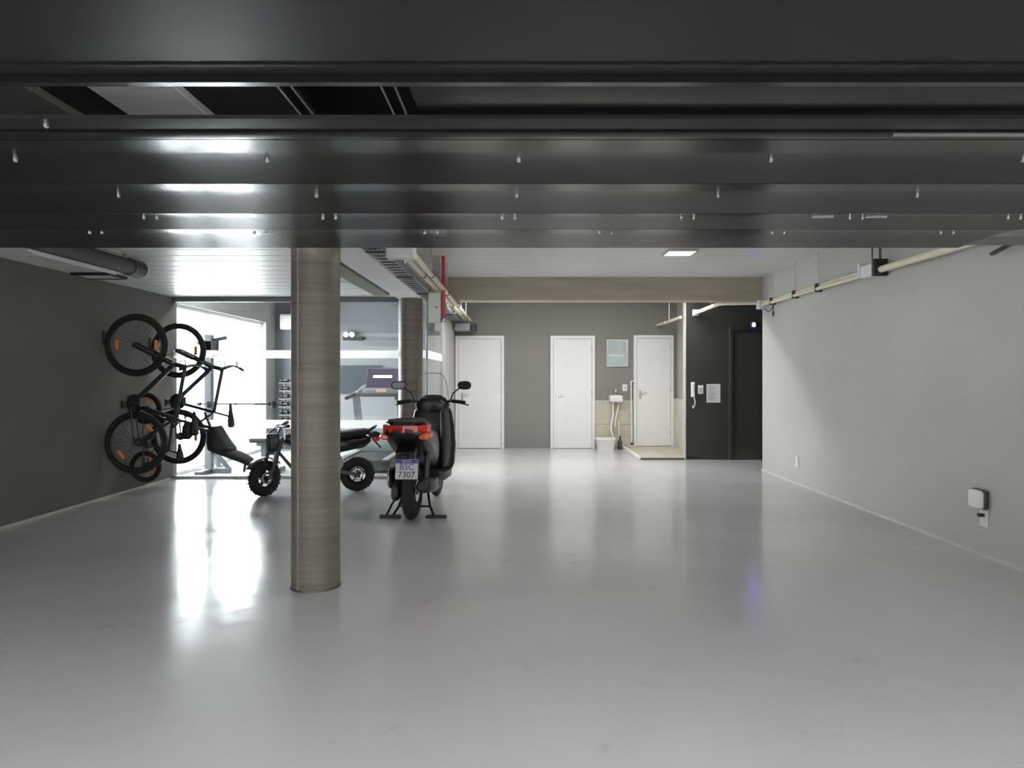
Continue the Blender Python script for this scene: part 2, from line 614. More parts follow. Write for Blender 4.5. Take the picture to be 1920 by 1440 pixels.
plank_ceiling('ceiling', XL, -1.53, 4.5, YG, CL, 0.28)
plank_ceiling('ceiling_high', -1.215, 5.2, 4.5, YB, CR, 0.28)
struct('ceiling_gym', MB().box(XL, XG, YG + 0.12, YB, CR, CR + 0.16), M_GYMWALL)
struct('ceiling_front', MB().box(XL, XR, 1.0, 4.5, CR + 0.02, CR + 0.2), M_BLACKVOID)

# beams
b = tag(MB().bbox(-1.53, -1.215, 4.5, 9.1, 2.32, CR + 0.1, 0.008, 1).obj('main_beam', M_BEAMW, smooth=False),
        'white painted beam running over the two round columns', 'beam')
b = tag(MB().box(-1.80, -1.61, 4.5, 8.5, 2.345, CL).obj('concrete_strip', M_DARKCONC, smooth=False),
        'olive concrete strip in the ceiling left of the white beam', 'beam')
b = tag(MB().bbox(-1.2, 5.0, 9.7, 9.98, 2.42, CR, 0.006, 1).obj('cross_beam', M_CONC, smooth=False),
        'tan concrete cross beam above the white doors', 'beam')
b = tag(MB().box(XL, XR, 4.22, 4.5, 2.206, CR + 0.1).obj('lintel_beam', M_MIDWALL, smooth=False),
        'grey lintel beam behind the raised garage door', 'beam')
struct('trim_2', MB().box(XL, XG, YG + 0.03, YG + 0.15, 2.385, CR), M_WALL)
struct('trim_3', MB().box(XG - 0.12, XG, YG + 0.15, 10.62, 2.385, CR), M_WALL)

# round columns
def column(x, y, r, h, label):
    c = thing('concrete_column', label, 'column', (x, y, 0))
    MB().cyl((0, 0, 0.0), (0, 0, h), r, n=64).obj('shaft', M_COLUMN, c)
    MB().beam((-0.07, -r * 0.879, 0.0), (-0.07, -r * 0.879, h), 0.014, 0.006, (0, 1, 0)).obj('mould_seam', mat('seam_concrete', (0.22, 0.20, 0.175), 0.5), c)
    MB().tube([(0.1 * 0, 0, 0.0), (0, 0, 0.012)], [r + 0.006, r + 0.002], 64).obj('base_joint', M_DGREY, c)
    return c

column(-1.303, 4.38, 0.152, 2.206, 'near round concrete column with ring marks standing in the open floor')
column(-1.365, 8.62, 0.150, 2.32, 'far round concrete column at the corner of the gym glass')

# ---------------- gym window on the left
w1 = struct_empty('window_1', (XL - 0.1, 9.08, 0), 'wide floor to ceiling gym window full of white daylight')
for i in range(3):
    MB().box(-0.006, 0.006, 0.05 + i * 1.05, 1.05 + i * 1.05, 0.05, 2.265).obj('pane', M_WINGL, w1, False)
for i in range(4):
    MB().bbox(-0.02, 0.02, 0.0 + i * 1.05, 0.03 + i * 1.05, 0, 2.315, 0.004, 1).obj('mullion', M_WHITE, w1, False)
MB().bbox(-0.03, 0.03, 0, 3.2, 2.265, 2.315, 0.004, 1).obj('head_rail', M_WHITE, w1, False)
MB().bbox(-0.03, 0.03, 0, 3.2, 0, 0.05, 0.004, 1).obj('sill_rail', M_WHITE, w1, False)

gl_ = thing('added_linear_lamp', 'long slim lamp added out of view behind the gym glass front', 'lamp', (-2.9, 9.55, CR))  # added lamp, hidden by the header, to brighten gym and frosted stripes
MB().box(-1.3, 1.3, -0.07, 0.07, -0.04, 0).obj('housing', M_ALU, gl_, False)
MB().box(-1.29, 1.29, -0.06, 0.06, -0.05, -0.04).obj('diffuser', M_FILLNEAR, gl_, False)
# ---------------- gym glass
g1 = struct_empty('window_2', (XL, YG, 0), 'glass front of the gym with two white frosted stripes')
xs = [0.0, 0.98, 1.98, 2.978, 3.35]
for i in range(4):
    a, c = xs[i] + 0.004, xs[i + 1] - 0.004
    p = MB().box(a, c, 0, 0.01, 0.03, 2.32).obj('pane', M_GLASS, g1, False)
    MB().add([(a, -0.001, 1.58), (c, -0.001, 1.58), (c, -0.001, 1.685), (a, -0.001, 1.685)], [(0, 1, 2, 3)]).obj('frosted_stripe', M_FROST, p, False)
    MB().add([(a, -0.001, 0.66), (c, -0.001, 0.66), (c, -0.001, 0.77), (a, -0.001, 0.77)], [(0, 1, 2, 3)]).obj('frosted_stripe', M_FROST, p, False)
MB().bbox(0, 3.35, -0.03, 0.04, 2.32, 2.385, 0.004, 1).obj('head_channel', M_GREYMET, g1, False)
MB().bbox(0, 3.35, -0.03, 0.04, 0.0, 0.035, 0.004, 1).obj('floor_channel', M_ALU, g1, False)
for x in (2.967, 3.328):
    MB().bbox(x, x + 0.022, -0.012, 0.022, 0.03, 2.32, 0.003, 1).obj('post', M_ALU, g1, False)
g2 = struct_empty('window_3', (XG, YG, 0), 'glass side of the gym behind the far column')
for i in range(2):
    a, c = 0.04 + i * 0.8, 0.82 + i * 0.8
    p = MB().box(-0.01, 0, a, c, 0.03, 2.32).obj('pane', M_GLASS, g2, False)
    MB().add([(0.001, a, 1.58), (0.001, c, 1.58), (0.001, c, 1.685), (0.001, a, 1.685)], [(0, 1, 2, 3)]).obj('frosted_stripe', M_FROST, p, False)
    MB().add([(0.001, a, 0.66), (0.001, c, 0.66), (0.001, c, 0.77), (0.001, a, 0.77)], [(0, 1, 2, 3)]).obj('frosted_stripe', M_FROST, p, False)
MB().bbox(-0.04, 0.03, 0.04, 1.64, 2.32, 2.385, 0.004, 1).obj('head_channel', M_ALU, g2, False)
MB().bbox(-0.04, 0.03, 0.04, 1.64, 0.0, 0.035, 0.004, 1).obj('floor_channel', M_ALU, g2, False)
MB().bbox(-0.03, 0.02, 1.62, 1.64, 0.03, 2.32, 0.003, 1).obj('post', M_ALU, g2, False)

# ---------------- white doors in the back wall
def white_door(n, x, w, h, z, handle_side, label):
    d = struct_empty('door_%d' % n, (x, YB, z), label)
    f = 0.055
    for (a, c) in ((0, f), (w - f, w)):
        MB().bbox(a, c, -0.045, 0.0, 0, h, 0.004, 1).obj('frame_post', M_WHITE, d, False)
    MB().bbox(f, w - f, -0.045, 0.0, h - f, h, 0.004, 1).obj('frame_head', M_WHITE, d, False)
    leaf = MB().bbox(f + 0.004, w - f - 0.004, -0.022, 0.0, 0.006, h - f - 0.004, 0.003, 1).obj('leaf', M_WHITE, d, False)
    hx = f + 0.07 if handle_side < 0 else w - f - 0.07
    s = 1 if handle_side < 0 else -1
    hd = MB().cyl((hx, -0.022, 1.0), (hx, -0.075, 1.0), 0.009, n=10).tube(
        [(hx, -0.075, 1.0), (hx + s * 0.12, -0.075, 1.0)], 0.008, 8).obj('handle', M_STEEL, leaf)
    MB().bbox(hx - 0.02, hx + 0.02, -0.028, -0.022, 0.89, 1.04, 0.002, 1).obj('handle_plate', M_STEEL, leaf)
    for hz in (0.25, 1.05, 1.85):
        ex = w - f if handle_side < 0 else f
        MB().cyl((ex, -0.028, hz - 0.04), (ex, -0.028, hz + 0.04), 0.008, n=8).obj('hinge', M_STEEL, leaf)
    return d

white_door(1, -1.185, 0.91, 2.1, 0.0, -1, 'white door nearest the gym glass, partly behind the scooter')
white_door(2, 0.585, 0.83, 2.1, 0.0, -1, 'middle white door in the grey back wall')
white_door(3, 2.135, 0.745, 2.07, 0.04, -1, 'narrow white door above the beige tiled step')

# ---------------- tiled alcove
t = struct_empty('trim_4', (1.42, YB, 0), 'beige stone wainscot beside the narrow white door')
for i in range(2):
    for j in range(2):
        MB().bbox(i * 0.355 + 0.002, i * 0.355 + 0.353, -0.02, 0, j * 0.45 + 0.002, j * 0.45 + 0.448, 0.003, 1).obj('tile', M_BEIGE, t, False)
t = struct_empty('trim_5', (2.95, 11.12, 0), 'pale stone wainscot on the alcove side wall')
for i in range(4):
    for j in range(2):
        MB().bbox(-0.02, 0, i * 0.4 + 0.002, i * 0.4 + 0.398, j * 0.45 + 0.042, j * 0.45 + 0.488, 0.003, 1).obj('tile', M_BEIGEL, t, False)
MB().box(-0.07, 0, 1.598, 1.6, 0.042, 0.93).obj('edge_strip', M_BEIGEL, t, False)
st = struct_empty('floor_step', (1.93, 11.0, 0), 'low beige tiled step in front of the narrow white door')
MB().box(0.02, 1.0, 0.012, 1.70, 0.0, 0.025).obj('core', M_DGREY, st, False)
for i in range(2):
    for j in range(4):
        MB().bbox(0.03 + i * 0.49, 0.515 + i * 0.49, 0.0 + j * 0.427, 0.423 + j * 0.427, 0.022, 0.042, 0.003, 1).obj('tile', M_BEIGE, st, False)
MB().bbox(-0.03, 0.028, -0.02, 1.72, 0.0, 0.055, 0.004, 1).obj('kerb', M_WHITE, st, False)

w4 = struct_empty('window_4', (1.63, YB, 1.52), 'small pale teal window beside the narrow white door')
MB().box(0.02, 0.39, -0.012, 0, 0.02, 0.49).obj('pane', M_TEAL, w4, False)
MB().bbox(0, 0.41, -0.03, 0, 0, 0.025, 0.003, 1).obj('frame_rail', M_ALU, w4, False)
MB().bbox(0, 0.41, -0.03, 0, 0.485, 0.51, 0.003, 1).obj('frame_rail', M_ALU, w4, False)
MB().bbox(0.02, 0.39, -0.022, -0.008, 0.2, 0.22, 0.003, 1).obj('frame_rail', M_WHITE, w4, False)
for x in (0, 0.35):
    MB().bbox(x, x + 0.06 - (0.035 if x == 0 else 0), -0.03, 0, 0.02, 0.49, 0.003, 1).obj('frame_post', M_ALU, w4, False)

# ---------------- dark lift door in the black wall
d4 = struct_empty('door_4', (3.38, 11.0, 0), 'glossy black lift door in the black wall')
M_LIFT = mat('gloss_black_panel', (0.06, 0.06, 0.055), 0.10, noise=0.05, coat=0.4)
MB().box(0.05, 0.5, -0.012, 0, 0.01, 2.08).obj('leaf', M_LIFT, d4, False)
MB().box(0.506, 0.95, -0.012, 0, 0.01, 2.08).obj('leaf', M_LIFT, d4, False)
MB().bbox(0, 0.05, -0.05, 0, 0, 2.14, 0.004, 1).obj('frame_post', M_BLACKWALL, d4, False)
MB().bbox(0.95, 1.0, -0.05, 0, 0, 2.14, 0.004, 1).obj('frame_post', M_BLACKWALL, d4, False)
MB().bbox(0.05, 0.95, -0.05, 0, 2.08, 2.14, 0.004, 1).obj('frame_head', M_BLACKWALL, d4, False)

# ================================================================== RAISED GARAGE DOOR
GZ = 2.09
GX0, GX1 = -3.6, 2.56
gd = thing('garage_door', 'charcoal steel slatted garage door raised flat overhead', 'garage door', (0, 0, GZ))
bolt_src = MB().tube([(0, 0, 0), (0, 0, -0.010), (0, 0, -0.014)], [0.009, 0.008, 0.004], 8).obj('bolt', M_STEEL)
bolt_used = [False]


def add_bolt(parent, x, y, z):
    if not bolt_used[0]:
        bolt_src.location = (x, y, z)
        bolt_src.parent = parent
        bolt_used[0] = True
    else:
        inst(bolt_src, 'bolt', (x, y, z), parent)


def slat(y0, ymid, y1, rise, bolts, x1=GX1):
    prof = []
    n = 8
    for i in range(n + 1):                       # far-tilted face, rounded off
        u = i / n
        prof.append((y0 + (ymid - y0) * u, rise * (1 - (1 - u) ** 1.25)))
    m = 4
    for i in range(1, m + 1):                    # flat return towards the next ridge
        u = i / m
        prof.append((ymid + (y1 - 0.006 - ymid) * u, rise * (1 - u ** 1.6)))
    prof += [(y1 - 0.006, 0.06), (y0, 0.06)]
    s = MB().prism(prof, 'x', GX0, x1).obj('slat', M_DOORMETAL, gd)
    for (bx, by) in bolts:
        u = (by - ymid) / (y1 - ymid)
        bz = rise * (1 - max(0, u) ** 1.6) if u > 0 else rise
        add_bolt(s, bx, by, bz + 0.002)
    return s


slat(2.165, 2.37, 2.659, 0.023, [(k * 0.893, 2.42) for k in range(-3, 3)])
slat(2.659, 2.83, 3.14, 0.017, [(-2.53, 2.88), (-1.69, 2.88), (-0.854, 2.88), (-0.01, 2.88), (0.84, 2.88), (1.68, 2.88), (2.5, 2.88)])
slat(3.14, 3.2, 3.478, 0.007, [(x + e, 3.24) for x in (-2.6, -1.75, -0.9, -0.05, 0.8, 1.6, 2.35) for e in (-0.03, 0.03)])
slat(3.478, 3.63, 3.985, 0.012, [(x + e, 3.60) for x in (-2.23, -1.36, -0.46, 0.46, 1.37, 2.26) for e in (-0.035, 0.03)])
# hook bars hanging at the third slat
for x in (1.37, 1.62):
    MB().bbox(x, x + 0.1, 3.185, 3.20, -0.008, 0.004, 0.002, 1).obj('latch_bar', M_STEEL, gd, False)
# leading sheet and rails
MB().prism([(0.9, 0.0), (1.62, 0.0), (1.64, 0.006), (1.64, 0.05), (0.9, 0.05)], 'x', GX0, GX1).obj('leading_sheet', M_DOORMATTE, gd)
MB().prism([(1.642, 0.0), (1.715, 0.010), (1.72, 0.05), (1.642, 0.05)], 'x', GX0, GX1).obj('fold_strip', M_DOORMATTE, gd)
MB().prism([(1.722, -0.008), (1.758, -0.003), (1.758, 0.03), (1.722, 0.03)], 'x', GX0, GX1).obj('edge_lip', M_DOORMETAL, gd)
MB().prism([(1.758, 0.02), (1.87, 0.014), (1.985, 0.024), (1.985, 0.05), (1.758, 0.05)], 'x', -0.29, GX1).obj('cover_plate', M_DOORMETAL, gd)
MB().prism([(1.985, 0.0), (2.06, -0.002), (2.08, 0.004), (2.08, 0.012), (1.985, 0.010)], 'x', GX0, GX1).obj('cross_rail', M_DOORMATTE, gd)
MB().prism([(2.086, -0.004), (2.100, -0.007), (2.158, 0.0), (2.158, 0.05), (2.086, 0.05)], 'x', GX0, GX1).obj('lower_rail', M_DOORMETAL, gd)
MB().prism([(2.095, -0.010), (2.105, -0.010), (2.105, 0.0), (2.095, 0.0)], 'x', 1.15, 2.5).obj('bright_strip', M_STEEL, gd)
for x in (-2.35, -2.12, -1.4):
    add_bolt(gd, x, 2.02, -0.001)
for x in (GX0 + 0.03, GX1 - 0.05):
    MB().box(x, x + 0.02, 0.9, 3.98, 0.05, 0.09).obj('stile', M_DOORMATTE, gd, False)
    for y in (1.2, 3.8):
        MB().cyl((x + 0.01, y, 0.09), (x + 0.01, y, CR + 0.03 - GZ), 0.012, n=8).obj('hanger_rod', M_DOORMATTE, gd)
# things seen through the slot above the door
tag(MB().bbox(-2.07, -1.65, 2.2, 4.15, 2.725, CR + 0.018, 0.006, 1).obj('air_duct', M_GALV, smooth=False),
    'flat galvanised duct seen through the slot of the garage door', 'duct')
tag(MB().bbox(-3.4, -2.36, 2.2, 4.15, 2.725, CR + 0.018, 0.006, 1).obj('ceiling_box', mat('olive_board', (0.16, 0.16, 0.145), 0.6), smooth=False),
    'dark olive ceiling box seen at the far left through the door slot', 'box')
for k, (x, lb) in enumerate(((-1.02, 'twin steel door rail nearer the galvanised duct'), (-0.57, 'twin steel door rail farther from the galvanised duct'))):
    r = thing('motor_rail', lb, 'rail', (x, 2.0, 2.62), group='motor rails above the garage door')
    for e in (-0.035, 0.025):
        MB().box(e, e + 0.010, 0, 2.2, -0.02, 0.0).obj('rail_flange', M_STEEL, r, False)
    MB().box(-0.035, 0.035, 0, 2.2, 0.0, CR + 0.02 - 2.62).obj('rail_web', M_BLACKVOID, r, False)

ml_ = thing('door_motor', 'motor box added above the raised door to carry a fill lamp', 'motor', (-1.3, 2.16, 2.42))  # box and lamp added out of view to brighten the duct
MB().bbox(-0.12, 0.12, -0.14, 0.14, 0.0, 0.16, 0.012, 2).obj('motor_case', M_DGREY, ml_)
MB().bbox(-0.11, 0.11, 0.14, 0.18, 0.02, 0.15, 0.008, 2).obj('added_lamp', M_FILL, ml_)
MB().tube([(0, 0, -0.06), (0, 0, 0.01)], 0.02, 10).obj('drive_shaft', M_STEEL, ml_)
MB().cyl((0, 0, 0.16), (0, 0, CR + 0.02 - 2.42), 0.015, n=10).obj('hanger_rod', M_DGREY, ml_)
# ================================================================== CEILING SERVICES
def flush_lamp(x, y, z, w, d, label, frame, lit=True):
    l = thing('ceiling_lamp', label, 'lamp', (x, y, z))
    for (a, b2, c, e) in ((-w / 2, w / 2, -d / 2, -d / 2 + 0.015), (-w / 2, w / 2, d / 2 - 0.015, d / 2),
                          (-w / 2, -w / 2 + 0.015, -d / 2 + 0.015, d / 2 - 0.015), (w / 2 - 0.015, w / 2, -d / 2 + 0.015, d / 2 - 0.015)):
        MB().box(a, b2, c, e, -0.03, 0).obj('frame_bar', frame, l, False)
    MB().box(-w / 2 + 0.015, w / 2 - 0.015, -d / 2 + 0.015, d / 2 - 0.015, -0.022, 0).obj('diffuser', M_FILLNEAR if lit == 1 else (M_LAMPDIM if lit == 2 else M_WHITEPL), l, False)
    return l

flush_lamp(1.81, 7.68, CR, 0.34, 0.34, 'square flush lamp on the high ceiling above the open floor', M_ALU, 2)
flush_lamp(1.81, 5.5, CR, 0.34, 0.34, 'square lamp added unseen behind the lintel nearer the right wall', M_ALU)  # added out of view to brighten the right wall
flush_lamp(0.3, 5.5, CR, 0.34, 0.34, 'square lamp added unseen behind the lintel nearer the cable tray', M_ALU)  # second unseen lamp added to lift the right bay
ll = thing('added_linear_lamp', 'long slim lamp added unseen behind the concrete cross beam', 'lamp', (0.9, 10.35, CR))  # unseen lamp added to brighten the back doors and floor
MB().box(-1.75, 1.75, -0.07, 0.07, -0.04, 0).obj('housing', M_ALU, ll, False)
MB().box(-1.74, 1.74, -0.06, 0.06, -0.05, -0.04).obj('diffuser', M_FILL, ll, False)
flush_lamp(-4.30, 7.0, CL, 0.40, 0.30, 'black framed unlit lamp on the low ceiling by the left wall', M_BLACK, False)
bt = thing('batten_lamp', 'slim white unlit batten along the low left ceiling', 'lamp', (-3.97, 5.55, CL))
MB().bbox(-0.03, 0.03, 0, 1.2, -0.03, 0, 0.004, 1).obj('body', M_WHITEPL, bt, False)
MB().tube([(0, 0.03, -0.035), (0, 1.17, -0.035)], 0.012, 8).obj('tube', M_WHITE, bt)

dp = thing('drain_pipe', 'dark grey drain pipe with open white rim under the low ceiling', 'pipe', (-3.36, 4.55, CL - 0.1))
MB().tube([(0, 0, 0), (0, 1.48, 0)], 0.066, 24).obj('pipe_run', M_DGREY, dp)
MB().tube([(0, 1.32, 0), (0, 1.5, 0)], 0.075, 24).obj('end_collar', M_DGREY, dp)
MB().torus((0, 1.51, 0), 0.066, 0.012, 'y', 28, 8).obj('end_rim', M_WHITEPL, dp)
for y in (0.6, 1.25):
    MB().box(-0.012, 0.012, y, y + 0.03, 0.06, 0.1).obj('hanger', M_STEEL, dp, False)
MB().tube([(0.04, 0.2, 0.085), (0.06, 1.1, 0.085)], 0.012, 8).obj('side_conduit', M_BASEB, dp)

# cable tray beside the white beam
ct = thing('cable_tray', 'grey perforated cable tray running along the white beam', 'cable tray', (-1.12, 4.55, 2.32))
M_TRAY = mat('tray_steel', (0.34, 0.36, 0.38), 0.4, metal=0.5, noise=0.06)
for x in (-0.075, 0.065):
    MB().box(x, x + 0.010, 0, 8.1, 0, 0.06).obj('side_rail', M_TRAY, ct, False)
rg = None
for i in range(54):
    if rg is None:
        rg = MB().box(-0.066, 0.066, 0, 0.05, 0.0, 0.006).obj('rung', M_TRAY, ct, False)
    else:
        inst(rg, 'rung', (0, i * 0.15, 0), ct)
for x in (-0.04, -0.01, 0.025):
    MB().tube([(x, 0, 0.018), (x, 8.1, 0.018)], 0.011, 8).obj('cable', M_BLACK, ct)
for i in range(6):
    MB().cyl((0, 0.8 + i * 1.35, 0.006), (0, 0.8 + i * 1.35, CR - 2.32), 0.006, n=6).obj('hanger_rod', M_STEEL, ct)
    MB().box(-0.08, 0.08, 0.79 + i * 1.35, 0.81 + i * 1.35, -0.012, 0.0).obj('bracket', M_BLACK, ct, False)
for k, (x, lb) in enumerate(((-0.97, 'cream conduit pipe next to the cable tray'), (-0.89, 'cream conduit pipe farther from the cable tray'))):
    c = thing('conduit_pipe', lb, 'pipe', (x, 4.55, 2.37), group='conduits beside the cable tray')
    MB().tube([(0, 0, 0), (0, 8.0, 0)], 0.026, 12).obj('pipe_run', M_CREAM, c)
    for i in range(5):
        MB().torus((0, 0.9 + i * 1.5, 0), 0.028, 0.006, 'y', 16, 6).obj('clamp', M_DGREY, c)
        MB().cyl((0, 0.9 + i * 1.5, 0.026), (0, 0.9 + i * 1.5, CR - 2.37), 0.005, n=6).obj('hanger_rod', M_STEEL, c)
jb = thing('junction_box', 'white junction box hanging beside the tray behind the garage door edge', 'box', (-0.90, 5.15, 2.24))
MB().bbox(-0.11, 0.11, 0, 0.12, 0, 0.10, 0.008, 1).obj('body', M_WHITEPL, jb, False)
MB().bbox(-0.10, 0.10, -0.008, 0, 0.008, 0.092, 0.003, 1).obj('lid', M_WHITEPL, jb, False)
for x in (-0.06, 0.06):
    MB().cyl((x, 0.06, 0.1), (x, 0.06, CR - 2.24), 0.008, n=8).obj('hanger_rod', M_STEEL, jb)
eb = thing('electrical_box', 'pale electrical box hanging beside the red pipe', 'box', (-0.985, 8.0, 1.972))
MB().bbox(-0.075, 0.075, 0, 0.12, 0.0, 0.36, 0.006, 1).obj('body', M_BASEB, eb, False)
MB().bbox(-0.066, 0.066, -0.008, 0, 0.01, 0.35, 0.003, 1).obj('lid', M_WHITEPL, eb, False)
MB().cyl((0.02, -0.016, 0.18), (0.02, -0.006, 0.18), 0.01, n=10).obj('latch', M_DGREY, eb)
MB().box(-0.05, 0.05, 0.05, 0.09, 0.36, CR - 1.99).obj('hanger', M_STEEL, eb, False)
rp = thing('red_pipe', 'thin red vertical pipe dropping from the ceiling by the glass corner', 'pipe', (-0.885, 8.0, 1.97))
MB().cyl((0, 0, 0.03), (0, 0, CR - 1.97), 0.022, n=16).obj('pipe_run', M_RED, rp)
MB().tube([(0, 0, 0.0), (0, 0, 0.05)], 0.03, 12).obj('end_cap', M_STEEL, rp)
MB().torus((0, 0, 0.28), 0.024, 0.007, 'z', 16, 6).obj('clamp', M_RED, rp)
te = thing('tray_end_box', 'grey splice box at the far end of the cable tray', 'box', (-1.0, 12.3, 2.17))
MB().bbox(-0.16, 0.12, 0, 0.3, 0, 0.13, 0.006, 1).obj('body', M_TRAY, te, False)
MB().bbox(0.13, 0.22, 0, 0.38, 0, 0.13, 0.006, 1).obj('shade_plate', M_BLACK, te, False)  # shade beside the tray end, put in as a black plate
MB().box(-0.12, -0.10, 0.1, 0.14, 0.13, 0.145).obj('bracket', M_STEEL, te, False)

# conduit along the right wall
cr = thing('wall_conduit', 'cream double conduit clipped along the right wall', 'pipe', (3.39, 4.55, 2.345))
MB().tube([(0, 0, 0), (0, 1.9, 0)], 0.032, 14).obj('near_pipe', M_CREAM, cr)
for (dx, dz) in ((0.02, 0.028), (-0.01, -0.012)):
    MB().tube([(dx, 2.1, dz), (dx, 5.02, dz)], 0.02, 12).obj('pipe_run', M_CREAM, cr)
MB().bbox(-0.06, 0.06, 1.87, 2.12, -0.05, 0.07, 0.008, 1).obj('splice_box', M_GALV, cr, False)
MB().bbox(-0.07, 0.065, 1.84, 1.88, -0.06, 0.10, 0.003, 1).obj('clamp', M_BLACK, cr, False)
MB().bbox(-0.07, 0.065, 2.11, 2.15, -0.04, 0.10, 0.003, 1).obj('clamp', M_WHITEPL, cr, False)
for y in (1.86, 2.0):
    MB().cyl((0, y, 0.07), (0, y, CR - 2.345), 0.012 if y < 1.9 else 0.006, n=8).obj('hanger_rod', M_DGREY, cr)
for y in (3.2, 3.85, 4.6):
    MB().cyl((0.01, y, 0.03), (0.01, y, CR - 2.345), 0.004, n=6).obj('hanger_rod', M_STEEL, cr)
    MB().bbox(-0.03, 0.05, y - 0.012, y + 0.012, -0.045, 0.052, 0.003, 1).obj('clamp', M_DGREY, cr, False)
MB().bbox(-0.05, 0.06, 4.95, 5.07, -0.06, 0.06, 0.008, 1).obj('corner_box', M_GALV, cr, False)
MB().tube([(0, 4.5, -0.02), (0, 4.62, -0.11), (0, 4.75, -0.12), (0, 4.9, -0.06)], 0.008, 6).obj('cable_loop', M_DGREY, cr)
MB().tube([(0, 4.55, -0.05), (0, 4.55, -0.14)], 0.006, 6).tube([(0, 4.55, -0.14), (0, 4.55, -0.2)], 0.014, 8).obj('drop_plug', M_BLACK, cr)
c2 = thing('beam_conduit', 'cream conduit crossing under the concrete beam to the black wall', 'pipe', (3.36, 9.62, 2.375))
MB().tube([(0.0, -0.02, -0.005), (-0.46, 0.0, -0.01), (-0.51, 0.03, -0.012), (-0.53, 0.08, -0.012), (-0.53, 1.36, -0.03)], 0.022, 12).obj('pipe_run', M_CREAM, c2)
MB().tube([(-0.50, 0.06, 0.02), (-0.50, 1.3, 0.01)], 0.016, 10).obj('second_pipe', M_CREAM, c2)
MB().bbox(-0.57, -0.47, 1.33, 1.37, -0.06, 0.04, 0.004, 1).obj('wall_flange', M_WHITEPL, c2, False)
MB().cyl((-0.515, 0.5, -0.01), (-0.515, 0.5, CR - 2.375), 0.005, n=6).obj('hanger_rod', M_STEEL, c2)
c3 = thing('alcove_conduit', 'short cream conduit high in the tiled alcove', 'pipe', (2.62, 11.06, 2.30))
MB().tube([(0, 0, 0), (-0.02, 1.55, 0)], 0.024, 12).obj('pipe_run', M_CREAM, c3)
MB().tube([(-0.06, 0.9, -0.01), (-0.07, 1.6, -0.01)], 0.02, 10).obj('second_pipe', M_CREAM, c3)
MB().cyl((-0.01, 0.8, 0.02), (-0.01, 0.8, CR - 2.30), 0.005, n=6).obj('hanger_rod', M_STEEL, c3)
da = thing('wall_bracket', 'black slanted bracket high on the right wall', 'bracket', (3.40, 4.56, 2.27))
MB().beam((0, 0, 0.02), (0, 0.35, -0.05), 0.03, 0.02).obj('arm', M_BLACK, da, False)
MB().bbox(-0.02, 0.06, 0.02, 0.1, 0.02, 0.07, 0.004, 1).obj('plate', M_GALV, da, False)

# ================================================================== RIGHT WALL ITEMS
o = thing('wall_outlet', 'small white outlet plate low on the right wall near the black wall', 'outlet', (XR, 8.48, 0.22))
MB().bbox(-0.010, 0, -0.04, 0.04, 0, 0.125, 0.003, 1).obj('plate', M_WHITEPL, o, False)
for z in (0.04, 0.085):
    MB().cyl((-0.012, 0, z), (-0.009, 0, z), 0.014, n=12).obj('socket', M_BASEB, o)
o = thing('wall_charger', 'white rounded charger box low on the right wall', 'charger', (XR, 5.09, 0.36))
MB().bbox(-0.075, 0, -0.07, 0.07, 0, 0.135, 0.022, 3).obj('body', M_WHITEPL, o)
MB().bbox(-0.05, 0.0, -0.076, 0.076, -0.004, 0.143, 0.02, 2).obj('back_shell', M_DGREY, o)
o = thing('wall_outlet', 'white outlet plate with a black plug under the charger box', 'outlet', (XR, 5.07, 0.225))
MB().bbox(-0.012, 0, -0.04, 0.04, 0, 0.128, 0.003, 1).obj('plate', M_WHITEPL, o, False)
MB().bbox(-0.055, -0.012, -0.022, 0.012, 0.075, 0.1, 0.005, 1).obj('plug', M_BLACK, o)

# ================================================================== BLACK WALL ITEMS
ic = thing('intercom_handset', 'white intercom handset with hanging cord on the black wall', 'intercom', (2.80, 11.0, 0.98))
MB().bbox(-0.03, 0.03, -0.03, 0, 0.03, 0.27, 0.008, 2).obj('cradle', M_WHITEPL, ic)
MB().bbox(-0.022, 0.022, -0.065, -0.03, 0.03, 0.09, 0.010, 2).bbox(-0.022, 0.022, -0.065, -0.03, 0.2, 0.26, 0.010, 2).bbox(
    -0.016, 0.016, -0.06, -0.042, 0.06, 0.23, 0.006, 2).obj('handset', M_WHITEPL, ic)
MB().tube([(0.01, -0.05, 0.03), (0.03, -0.04, -0.04), (0.025, -0.03, -0.10), (0.0, -0.03, -0.15), (-0.01, -0.03, -0.11)], 0.010, 8).obj('cord', M_WHITEPL, ic)
sw = thing('light_switch', 'white switch plate between the intercom and the notice', 'switch', (2.925, 11.0, 1.06))
MB().bbox(-0.045, 0.045, -0.010, 0, 0, 0.14, 0.003, 1).obj('plate', M_WHITEPL, sw, False)
MB().bbox(-0.018, 0.018, -0.016, -0.010, 0.04, 0.10, 0.003, 1).obj('rocker', M_BASEB, sw, False)
nt_ = thing('paper_notice', 'pale paper notice with lines of print on the black wall', 'notice', (3.02, 11.0, 0.92))
MB().box(0, 0.225, -0.004, 0, 0, 0.30).obj('sheet', M_PAPER, nt_, False)
lines = MB()
for i in range(11):
    lines.box(0.03, 0.11 + 0.085 * random.random(), -0.0048, -0.004, 0.035 + i * 0.022, 0.041 + i * 0.022)
lo_ = lines.obj('printed_lines', M_INK, nt_, False)
bl = thing('blue_indicator', 'glowing blue indicator light high on the black wall', 'indicator', (3.776, 11.0, 2.17))
MB().bbox(-0.05, 0.05, -0.03, 0, -0.05, 0.05, 0.008, 1).obj('housing', M_BLACK, bl, False)
MB().ball((0, -0.03, 0), 0.027, 0.02, 0.04).obj('lens', M_LED, bl)

